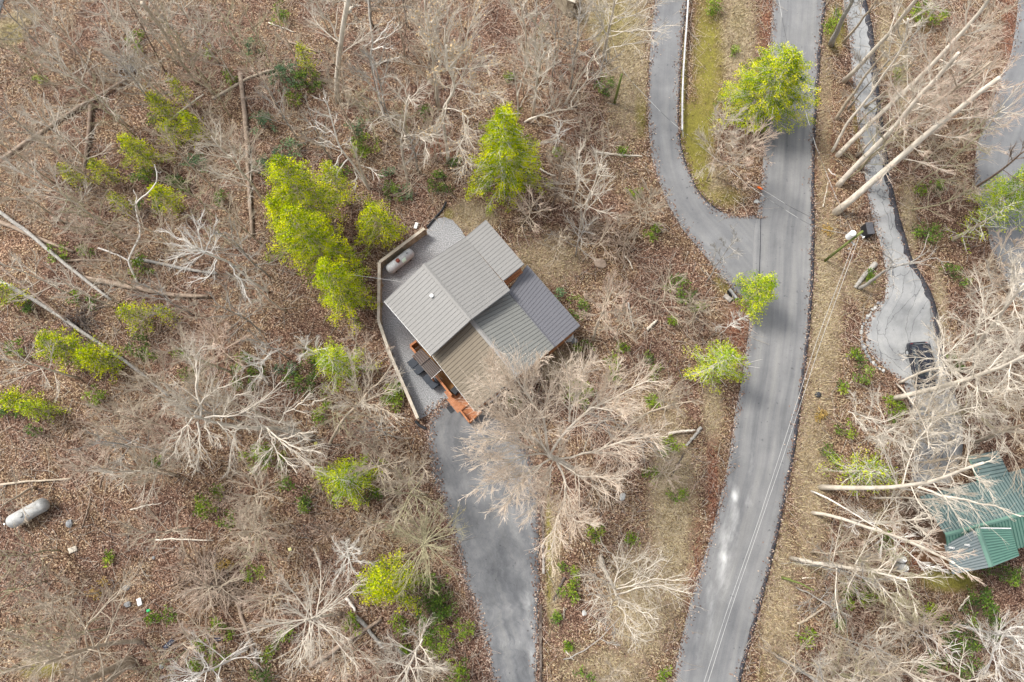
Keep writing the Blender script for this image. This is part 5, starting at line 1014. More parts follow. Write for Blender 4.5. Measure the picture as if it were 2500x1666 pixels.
bt = [([(650, 1043), (680, 1070), (720, 1090), (740, 1105), (780, 1105)], 14, .08), ([(655, 1050), (680, 1075), (640, 1120), (622, 1150)], 11, .08), ([(665, 1065), (675, 1100), (700, 1130), (720, 1150)], 12, .06), ([(680, 1035), (690, 1010), (740, 980), (760, 960)], 14, .06), ([(640, 1043), (625, 1040), (620, 1000), (618, 975)], 13, .07), ([(640, 1045), (630, 1080), (622, 1110)], 12, .06), ([(640, 1040), (630, 1020), (635, 1008)], 12, .05), ([(680, 1075), (730, 1060), (765, 1052)], 13, .06), ([(690, 1080), (740, 1120), (770, 1150)], 12, .05)]
T_('second cream crown adjoining the large one on its right side', [(760, 1062), (720, 1058), (680, 1048), (640, 1044)], .32, 11, limbs=[(PL(a, 11, z), rr) for a, z, rr in bt], barkc='cream', twigc='cream', nl=3, L=3, f0=.6, ns=9, ntw=7, lv4=1, bend=.17)
T_('small white gnarled tree left of the fresh green conifer', [(655, 940), (645, 922), (630, 895), (645, 880), (660, 866)], .15, 8, barkc='white', nl=12, L=2.6, f0=.3, ns=7, ntw=6, bend=.25)
T_('mid sized beige tree with wide fan crown left of the timber fence foot', [(803, 1086), (820, 1055), (829, 1036), (850, 1010), (879, 985), (895, 960)], .22, 12, barkc='beige', twigc='cream', limbs=[(PL(a, 9.5, 13.5), .06) for a in ([(879, 985), (920, 990), (970, 1020)], [(879, 985), (870, 940), (860, 900), (850, 870)], [(879, 985), (910, 950), (940, 915), (960, 880)], [(879, 985), (900, 930), (905, 880)], [(879, 985), (830, 970), (790, 960)], [(885, 985), (930, 960), (990, 940)])], nl=5, L=3, f0=.7, ns=9, ntw=7, lv4=1, bend=.13)
T_('pale small tree left of the round yellow conifer', [(805, 880), (780, 870), (760, 860), (745, 850)], .12, 7, barkc='white', nl=8, L=2.5, f0=.3)
T_('brown spreading tree above the yellow conifer beside the fence', [(930, 915), (900, 880), (880, 850), (860, 820)], .12, 8, barkc='beige', twigc='pink', nl=10, L=3, f0=.3)
T_('star shaped whitish tree seen from above at the lower middle', [(829, 1499), (800, 1502), (770, 1510), (745, 1517)], .23, 11, barkc='cream', twigc='cream', nl=24, L=5.4, f0=.62, el=(-.1, .7), ns=7, ntw=6, lv4=1, bend=.1)
T_('star shaped olive tree left of the cabin driveway', [(1056, 1306), (1044, 1320), (1028, 1336)], .18, 10, barkc='olive', twigc='olive', nl=24, L=4.8, f0=.55, el=(-.1, .8), ns=7, ntw=6, lv4=1, bend=.1)
T_('whitish curly small tree left of the round conifer at the lower middle', [(858, 1388), (852, 1365), (850, 1340)], .14, 7, barkc='white', nl=18, L=2.6, f0=.3, ns=8, ntw=6, bend=.28, el=(-.1, .8))
T_('beige sapling above the curly small tree', [(880, 1305), (905, 1290), (930, 1275)], .07, 7, barkc='beige', nl=12, L=2.6, f0=.2)
T_('large pale crown at the bottom edge left of the driveway', [(975, 1690), (990, 1650), (1010, 1600), (1030, 1560)], .2, 12, barkc='cream', nl=16, L=5, f0=.2, ns=9, ntw=6, lv4=1, bend=.12)
T_('grey stub below the large pale crown at the bottom edge', [(985, 1600), (975, 1590), (953, 1572)], .2, 3, barkc='grey', nl=0, name='snag')
T_('fine brown crown tree left of the driveway top', [(960, 1215), (1000, 1175), (1040, 1130)], .1, 9, barkc='beige', nl=16, L=3, f0=.15, lv4=1)
T_('low beige star crown in the lower left woods', [(660, 1262), (640, 1280), (628, 1300), (610, 1320)], .15, 8, barkc='beige', nl=16, L=3.6, f0=.3, lv4=1, el=(0, .8))
T_('beige star crown above the low one in the lower left woods', [(650, 1185), (635, 1205), (625, 1215)], .13, 8, barkc='beige', twigc='beige', nl=18, L=3.4, f0=.3, lv4=1, el=(-.1, .8))
T_('white limbed tree at the bottom edge left of the star tree', [(604, 1581), (570, 1605), (540, 1625), (500, 1640), (450, 1660)], .17, 11, barkc='white', nl=14, L=4, f0=.3, ns=7, lv4=1)
T_('beige tree filling the bottom left corner', [(339, 1566), (300, 1568), (250, 1574), (215, 1585), (180, 1594), (110, 1620)], .3, 15, barkc='beige', twigc='beige', nl=18, L=6.5, f0=.35, ns=9, ntw=8, lv4=1, bend=.14, limbs=[(PL([(215, 1585), (200, 1530), (260, 1480), (300, 1440)], 8, 14), .09), (PL([(190, 1590), (140, 1520), (120, 1450)], 9, 15), .09), (PL([(150, 1600), (80, 1570), (20, 1540)], 10, 15), .08), (PL([(230, 1580), (280, 1540), (320, 1520)], 7, 11), .06)])
T_('thick leaning trunk at the bottom edge, upper of a pair', [(315, 1612), (270, 1635), (200, 1668), (120, 1705)], .52, 15, barkc='beige', nl=10, L=4.5, f0=.5)
T_('thick leaning trunk at the bottom edge, lower of a pair', [(321, 1619), (290, 1640), (257, 1668), (190, 1720)], .42, 14, barkc='beige', nl=8, L=4.5, f0=.5)
T_('olive green stemmed tree at the very bottom left corner', [(40, 1625), (10, 1640), (-40, 1665)], .16, 12, barkc='olive', nl=8, L=4, f0=.4)
T_('beige forked tree left of the white gas tank', [(82, 1190), (60, 1200), (30, 1220), (-20, 1255)], .17, 12, barkc='beige', nl=10, L=4, f0=.3, limbs=[(PL([(82, 1190), (70, 1205), (58, 1218)], .5, 3), .06)])
T_('pale curling tree over the long mottled log', [(420, 955), (405, 935), (380, 930), (350, 905)], .12, 9, barkc='beige', nl=12, L=4, f0=.2, bend=.22)
T_('pinkish brushy tree left of the bleached radiating crown', [(560, 880), (545, 850), (520, 820)], .1, 9, barkc='pink', nl=16, L=3.8, f0=.2, lv4=1, bend=.2)
T_('beige crown in the lower left woods above the clearing', [(430, 1160), (400, 1148), (355, 1138)], .12, 9, barkc='beige', nl=14, L=4, f0=.2, lv4=1)

# ------------------------------------------------------------------ fallen logs and sticks
def log(label, px, r, m='rot', z=None, name='fallen_log', stubs=0, zt=None):
    seedn[0] += 1; rr = random.Random(seedn[0]); z = r*.8 if z is None else z; zt = z if zt is None else zt
    L = len(px); pts = smooth_line([at(u, v, z+(zt-z)*i/(L-1)) for i, (u, v) in enumerate(px)], 12)
    pts = [p+Vector((rr.uniform(-.05, .05), rr.uniform(-.05, .05), rr.uniform(-.02, .02))) for p in pts]
    T = thing(name, label, 'log', (pts[5].x, pts[5].y, 0)); GREEN.extend((proj(*t_)[0], proj(*t_)[1], 15) for t_ in pts[::2]) if r > .11 else None
    tubes('stem', [(pts, [x*rr.uniform(.92, 1.08) for x in taper(r, r*.62, 12)])], 9, BARK[m], T, cap=True)
    if stubs:
        P2 = []
        for i in range(stubs):
            p, d = pt_on(pts, rr.uniform(.2, .98)); q = grow(rr, p, (d*.6+rv(rr, 1)+Vector((0, 0, .5))).normalized(), rr.uniform(.5, 1.8), 3, .15, 0); P2.append((q, taper(r*.25, .012, 4)))
        tubes('broken_branches', P2, 4, BARK[m], T)['kind'] = 'stuff'
    return T
log('long grey brown log slanting across the upper left woods', [(7, 387), (110, 315), (214, 247), (311, 193)], .24, stubs=4)
log('curved pale log running up to the dark green bushes', [(518, 241), (555, 222), (586, 200), (630, 180), (684, 165)], .17, 'beige', stubs=2)
log('short straight pale broken pole beside the yellow bushes', [(404, 301), (450, 266), (497, 230)], .12, 'cream', z=.5, zt=1.5)
log('long brown rotten log running down towards the big conifer group', [(586, 179), (596, 250), (604, 357), (607, 450), (612, 520), (615, 575)], .28, stubs=3)
log('dark rotten log below the crossing of the slanting log', [(222, 257), (218, 310), (212, 360), (206, 407)], .25, 'brown')
log('long mottled grey trunk slanting through the left woods', [(-20, 505), (54, 554), (100, 596), (150, 640), (193, 671), (240, 708), (272, 732)], .22, 'grey', z=.9, stubs=3)
log('brown log entering from the left edge beside the mottled trunk', [(-15, 535), (40, 558), (82, 579), (130, 595), (179, 615)], .24, stubs=2)
log('thick brown log with a splintered right end under the zigzag stem', [(200, 679), (262, 690), (321, 700), (418, 722), (468, 725), (508, 724)], .3, stubs=2)
log('faint grey log above the thick splintered log', [(332, 632), (380, 642), (421, 650), (475, 662), (530, 668)], .2, 'grey')
log('long dark grey trunk lying across the wide yellow bush', [(0, 686), (40, 705), (71, 725), (120, 752), (161, 782), (250, 846), (321, 889), (411, 968)], .22, 'grey', z=1.6, zt=.3, stubs=5)
log('dark branch joining the long dark grey trunk from the left edge', [(4, 655), (40, 685), (82, 718), (125, 752), (163, 782)], .13, 'brown', z=1.6, stubs=6)
log('thin brown log left of the thick splintered one', [(154, 637), (210, 634), (279, 638)], .13)
log('pale log with a slender tip above the faint grey log', [(240, 605), (280, 620), (320, 640), (340, 645)], .1, 'white')
log('pale weathered log lying diagonally left of the white star tree foot', [(757, 1625), (800, 1598), (850, 1562), (890, 1538), (930, 1512)], .24, stubs=3)
log('short log crossing the diagonal one near its upper end', [(868, 1505), (885, 1520), (905, 1545), (942, 1593)], .2, 'grey')
log('mottled birch like log above the crossed logs', [(846, 1460), (858, 1478), (868, 1492)], .16, 'white')
log('grey log running down to the bottom edge at the lower left', [(568, 1445), (585, 1490), (600, 1535), (612, 1570), (628, 1624), (645, 1680)], .2, 'rot', stubs=4)
log('thin pale log in the clearing left of the brush pile', [(379, 1319), (420, 1315), (470, 1318), (520, 1320)], .09, 'cream', stubs=8)
log('slim brown log above the clearing', [(268, 1110), (256, 1150), (243, 1190)], .13, 'brown')
log('thin brown stick right of the gas tank in the clearing', [(222, 1212), (212, 1250), (200, 1287)], .06, 'rot')
log('beige branch lying in the litter above the clearing', [(357, 1140), (390, 1152), (424, 1164)], .09, 'beige')
log('horizontal beige log above the white gas tank', [(2, 1183), (80, 1175), (130, 1172), (176, 1168)], .12, 'beige')
log('pale torn stick pair in the clearing', [(318, 1246), (350, 1236), (395, 1228)], .08, 'cream')
log('grey log slanting in the top centre woods', [(705, 102), (735, 112), (776, 127)], .13, 'rot')
log('pale stick left of the big mottled trunk', [(655, 56), (690, 68), (720, 79)], .09, 'cream')
log('brown log at the foot of the big mottled trunk', [(783, 194), (820, 203), (868, 222)], .15, 'rot')
log('grey log beside the crooked bleached trunk', [(912, 156), (940, 150), (978, 139)], .11, 'cream')
log('thin log lying left of the side road in the red litter', [(1450, 371), (1490, 376), (1530, 380), (1568, 382)], .13, 'cream', stubs=2)
log('yellowish log right of the yellow conifer', [(1319, 413), (1338, 424), (1356, 430)], .09, 'cream')
log('bundle of brown poles lying above the cabin', [(1304, 506), (1320, 522), (1350, 540)], .08, 'rot')
log('pale cut log right of the cabin', [(1580, 805), (1593, 793), (1604, 782)], .17, 'cream')
log('thin upright looking brown branch left of the pale cut log', [(1580, 797), (1580, 820), (1579, 846)], .06, 'rot')
log('left grey plank of the pair below the pink crown', [(1529, 741), (1534, 770), (1541, 805)], .09, 'rot')
log('right grey plank of the pair below the pink crown', [(1534, 739), (1540, 770), (1546, 803)], .09, 'grey')
log('curved pale stick right of the rusty rock', [(1523, 622), (1535, 636), (1545, 657)], .08, 'cream')
log('dark thin branch over the litter above the rusty rock', [(1352, 562), (1340, 580), (1330, 590)], .05, 'grey')
log('pale dead trunk leaning above the twin dark logs near the road', [(1632, 1060), (1660, 1053), (1698, 1050)], .14, 'cream', z=.5)
log('dark grey log beside the grassy road bank', [(1711, 1044), (1695, 1065), (1675, 1088)], .18, 'grey', stubs=3)
log('black burnt stick near the grassy road bank', [(1671, 1106), (1655, 1132), (1638, 1162)], .1, 'dark')
log('dark log hidden beside the green bush near the driveway', [(1378, 1410), (1366, 1435), (1352, 1465)], .13, 'dark')
log('grey broken log with a pale split end beside the concrete driveway', [(2138, 644), (2115, 668), (2088, 702)], .3, 'grey')
log('short tan log piece on the bank below the mossy stub', [(1947, 1524), (1980, 1508), (2015, 1480)], .12, 'beige')
log('pale pole standing on the right of the lower road bank', [(1958, 1412), (1985, 1411), (2010, 1416)], .07, 'cream')
log('grey branch below the green roof house', [(2340, 1490), (2352, 1472), (2366, 1455)], .08, 'cream', z=.6, zt=2, stubs=3)
log('thin stick lying on the road bank near the leaning row', [(2009, 505), (2015, 480), (2021, 445)], .06, 'cream')
log('short bleached forked stick on the red bank by the leaning row', [(2022, 412), (2030, 424), (2040, 428)], .07, 'white')
log('fallen branch at the bottom beside the driveway edge', [(1380, 1588), (1390, 1600), (1402, 1612)], .07, 'cream')
log('cut stick lying in the litter beside the driveway', [(1377, 1510), (1377, 1495), (1377, 1483)], .07, 'beige')
log('bent pinkish stick near the second cream crown', [(764, 988), (764, 978), (780, 980), (796, 972)], .09, 'cream', z=1)
# brush pile of dead branches
def brush_pile(label, u, v, n, L, m, seed):
    r = random.Random(seed); c = at(u, v); T = thing('brush_pile', label, 'brush pile', (c.x, c.y, 0)); P2 = []
    for i in range(n):
        a = r.uniform(0, 6.28); d = Vector((math.cos(a), math.sin(a), r.uniform(-.05, .3))); s = c+Vector((r.gauss(0, .7), r.gauss(0, .7), r.uniform(0, .5))); l = r.uniform(.35, 1)*L
        P2.append((grow(r, s, d, l, 5, .08, -.03), taper(r.uniform(.03, .07), .014, 6)))
    tubes('branches', P2, 4, BARK[m], T)['kind'] = 'stuff'; return T
brush_pile('dark grey star shaped pile of dead branches in the lower left clearing', 503, 1412, 150, 4.8, 'rot', 1)
brush_pile('loose tangle of dead sticks right of the star shaped pile', 560, 1440, 70, 3, 'rot', 2)
brush_pile('tangle of grey sticks in the top left woods', 325, 165, 70, 3, 'grey', 3)
brush_pile('heap of brown branches right of the cabin', 1520, 600, 60, 3, 'rot', 4)
brush_pile('sticks heaped under the long dark grey trunk', 200, 790, 60, 2.5, 'dark', 5)
brush_pile('tangle of reddish brown branches along the side deck of the green roofed house', 2275, 1320, 90, 3.5, 'pink', 6)
brush_pile('grey tangle left of the side road bend', 1440, 560, 60, 3, 'rot', 8)

# ------------------------------------------------------------------ evergreens and leafy shrubs
def leaf_cloud(r, cents, rad, per, ls, aspect, up_bias, rs):
    """numpy: leaf quads around clump centres"""
    C_ = np.repeat(np.array(cents), per, 0); n = len(C_)
    off = rs.normal(size=(n, 3)); off *= (rs.rand(n, 1)**.45)*rad/np.linalg.norm(off, axis=1, keepdims=True); off[:, 2] *= .55
    P0 = C_+off; N = rs.normal(size=(n, 3))*.75; N[:, 2] += up_bias; N /= np.linalg.norm(N, axis=1, keepdims=True)
    D = off+rs.normal(size=(n, 3))*rad*.5; D -= (D*N).sum(1, keepdims=True)*N; D /= np.linalg.norm(D, axis=1, keepdims=True)+1e-6
    B = np.cross(N, D); l = ls*(.6+.8*rs.rand(n, 1)); w = l*aspect
    V = np.stack([P0-B*w*.25, P0+D*l*.5-B*w*.5, P0+D*l, P0+D*l*.5+B*w*.5], 1)
    return V.reshape(-1, 3), np.arange(4*n).reshape(n, 4)
def conifer(label, cx, cy, rx, ry, H, kind='yellow', dens=1.0, name='pine_tree', barkc='beige', lean=0, z0=.12, white=0):
    """cx, cy: middle of the crown, rx, ry: half sizes, survey pixels"""
    GREEN.append((cx, cy, (rx+ry)/2+22)); seedn[0] += 1; r = random.Random(seedn[0]); rs = np.random.RandomState(seedn[0])
    m = at(cx, cy, H*.5); R = rx*.0419*(1-.5*H/CAM_H); Ry = max(R*.8, min(R*1.25, ry*.0419*(1-.5*H/CAM_H)*.8))
    b = Vector((m.x, m.y, 0)); T = thing(name, label, 'tree', tuple(b))
    tip = Vector((m.x+lean, m.y, H)); tr = [b+up*-.2, b.lerp(tip, .33), b.lerp(tip, .66)+rv(r, .1), tip]
    tubes('trunk', [(tr, [.06+H*.014, .05+H*.010, .06, .02])], 8, BARK[barkc], T)
    br, cents, tt = [], [], []
    nb = int(24+H*6*dens)
    lobes = [(r.uniform(0, 6.28), r.uniform(.75, 1.2)) for _ in range(7)]
    for i in range(nb):
        f = z0+(1-z0)*(i/nb)**.9; p, d = pt_on(tr, f); a = i*2.399+r.uniform(-.3, .3)
        lob = 1+.22*math.sin(3*a+lobes[0][0])+.15*math.sin(5*a+lobes[1][0])
        l = (1-((f-z0)/(1-z0))**1.9)*lob*r.uniform(.6, 1.15)+.1
        e = .12+.7*f+r.uniform(-.1, .1); dd = Vector((math.cos(a)*R*l, math.sin(a)*Ry*l, math.sin(e)*R*.35*l))
        if dd.length < .25: dd = dd.normalized()*.3
        q = [p, p+dd*.5+rv(r, .08)+up*.1, p+dd]; br.append((q, taper(.03, .008, 3)))
        nc = max(2, int(dd.length*2.6)); 
        for j in range(nc):
            s = .3+.75*(j+.7)/nc; c = p+dd*s+Vector((-dd.y, dd.x, 0)).normalized()*r.uniform(-.3, .3)*dd.length*(.4+.35*s)*.8+rv(r, .1)
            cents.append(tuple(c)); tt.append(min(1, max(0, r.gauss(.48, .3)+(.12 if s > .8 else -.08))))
            br.append(([p+dd*max(0, s-.3), Vector(c)], [.014, .006]))
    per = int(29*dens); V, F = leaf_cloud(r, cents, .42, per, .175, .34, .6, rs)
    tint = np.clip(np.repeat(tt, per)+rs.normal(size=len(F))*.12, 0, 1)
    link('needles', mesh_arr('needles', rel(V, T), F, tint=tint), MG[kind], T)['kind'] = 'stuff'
    tubes('branches', br, 3, BARK['white' if white else barkc], T)['kind'] = 'stuff'
    if white:
        P2 = []
        for i in range(int(white*60)):
            c = Vector(r.choice(cents)); dd = (c-Vector((m.x, m.y, c.z))).normalized(); P2.append((grow(r, c+up*.2, (dd+rv(r, .5)).normalized(), r.uniform(.6, 1.4), 3, .2, .05), taper(.02, .008, 4)))
        tubes('dead_twigs', P2, 3, BARK['white'], T)['kind'] = 'stuff'
    return T
conifer('tall yellow green conifer standing alone above the cabin roof', 1232, 378, 86, 125, 15, 'yellow', 1.4, white=.8)
conifer('topmost conifer of the big yellow green group left of the cabin', 735, 475, 86, 84, 14, 'yellow', 1.15)
conifer('middle conifer of the big yellow green group left of the cabin', 758, 590, 88, 84, 14, 'yellow', 1.15)
conifer('lowest conifer of the big yellow green group beside the timber fence', 828, 700, 62, 84, 12, 'yellow', 1.1)
conifer('right shoulder conifer of the big yellow green group', 822, 452, 44, 44, 9, 'yellow', .7)
conifer('left flank conifer of the big yellow green group', 700, 545, 48, 60, 10, 'yellow', 1.0)
conifer('small yellow green conifer by the top of the timber fence', 922, 550, 62, 50, 8, 'yellow', .9)
conifer('large lime coloured conifer leaning over the main road at the top', 1886, 214, 116, 122, 11, 'lime', 1.55, white=.9, z0=.1)
conifer('fresh green conifer with white branches close to the lower main road', 1752, 890, 62, 66, 9, 'green', .8, white=.6)
conifer('fresh green low conifer left of the timber fence', 822, 885, 70, 42, 7, 'green', .9, white=.3)
conifer('yellow green low conifer below the mid sized beige tree', 848, 1172, 78, 50, 7, 'green', .95, white=.3)
conifer('round yellow green conifer left of the cabin driveway', 948, 1420, 72, 70, 9, 'yellow', 1.0)
conifer('upper of the small yellow conifers in the upper left woods', 395, 262, 30, 34, 5, 'yellow', .7)
conifer('small thin yellow conifer tip above the short broken pole', 440, 225, 22, 32, 5, 'yellow', .4)
conifer('yellow conifer tuft at the lower end of the broken pole', 470, 308, 30, 34, 5, 'yellow', .7)
conifer('sparse yellow branch cluster under the broken pole', 420, 325, 42, 22, 4, 'yellow', .5)
conifer('biggest of the small yellow conifers in the upper left woods', 338, 370, 44, 48, 6, 'yellow', .9)
conifer('small yellow conifer left of the biggest small one', 250, 420, 32, 28, 4, 'yellow', .6)
conifer('farthest left tiny yellow conifer in the upper woods', 178, 430, 27, 22, 4, 'yellow', .5)
conifer('yellow conifer touching the bleached zigzag stem', 402, 485, 40, 36, 5, 'yellow', .8)
conifer('faint small yellow conifer left of the zigzag stem', 295, 497, 22, 20, 4, 'yellow', .4)
conifer('wide yellow conifer under the long dark grey trunk', 150, 850, 62, 50, 6, 'yellow', 1.0)
conifer('right half of the wide yellow foliage under the dark trunk', 240, 878, 46, 42, 6, 'yellow', .9)
conifer('scattered yellow foliage above the dark trunk and the clearing', 328, 770, 34, 46, 5, 'yellow', .6)
conifer('tiny yellow foliage spot right of the scattered one', 405, 768, 18, 22, 4, 'yellow', .3)
conifer('yellow conifer at the left edge above the mossy dark shrubs', 10, 712, 36, 30, 5, 'yellow', .7)
conifer('golden conifer at the far left in the middle woods', 50, 980, 34, 34, 5, 'yellow', .8)
conifer('greenish conifer beside the golden one at the far left', 92, 1000, 30, 34, 5, 'green', .7)
conifer('green conifer over the far right driveway', 2475, 470, 66, 72, 10, 'green', 1.1, white=.5)
conifer('sparse green conifer left of the far right driveway', 2395, 545, 50, 50, 9, 'green', .3, white=.4)
conifer('hazy green conifer on the road bank left of the lower driveway', 2105, 1150, 78, 60, 8, 'green', .45, white=.6)
conifer('small yellow green conifer tip above the dark green bushes', 745, 145, 26, 36, 5, 'yellow', .5)
conifer('leafy green tree growing over the culvert and the main road', 1852, 712, 42, 60, 7, 'green', 1.1)

def shrub(label, u, v, ru, rv_, kind='dark', h=1.6, name='shrub', dens=1., ls=.2, group=None):
    seedn[0] += 1; r = random.Random(seedn[0]); rs = np.random.RandomState(seedn[0]); c = at(u, v, h*.5); c.z = 0; GREEN.append((u, v, (ru+rv_)*.5+14 if ru > 15 else 14))
    a, b = ru*.0419, rv_*.0419; T = thing(name, label, 'shrub', tuple(c), group)
    n = max(5, int(a*b*9*dens)); cents, stems, tt = [], [], []
    for i in range(n):
        an = r.uniform(0, 6.28); q = r.random()**.5; p = c+Vector((math.cos(an)*a*q, math.sin(an)*b*q, h*(1-.5*q*q)*r.uniform(.45, 1.05)))
        cents.append(tuple(p)); tt.append(min(1, max(0, r.gauss(.48, .2)))); stems.append(([c+Vector((r.uniform(-.2, .2), r.uniform(-.2, .2), -.1)), c.lerp(p, .5)+rv(r, .15), p], [.03, .02, .008]))
    per = 34; V, F = leaf_cloud(r, cents, .42, per, ls*1.15, .38, .8, rs); tint = np.clip(np.repeat(tt, per)+rs.normal(size=len(F))*.13, 0, 1)
    link('leaves', mesh_arr('leaves', rel(V, T), F, tint=tint), MG[kind], T)['kind'] = 'stuff'; tubes('stems', stems, 3, BARK['brown'], T)['kind'] = 'stuff'
    return T
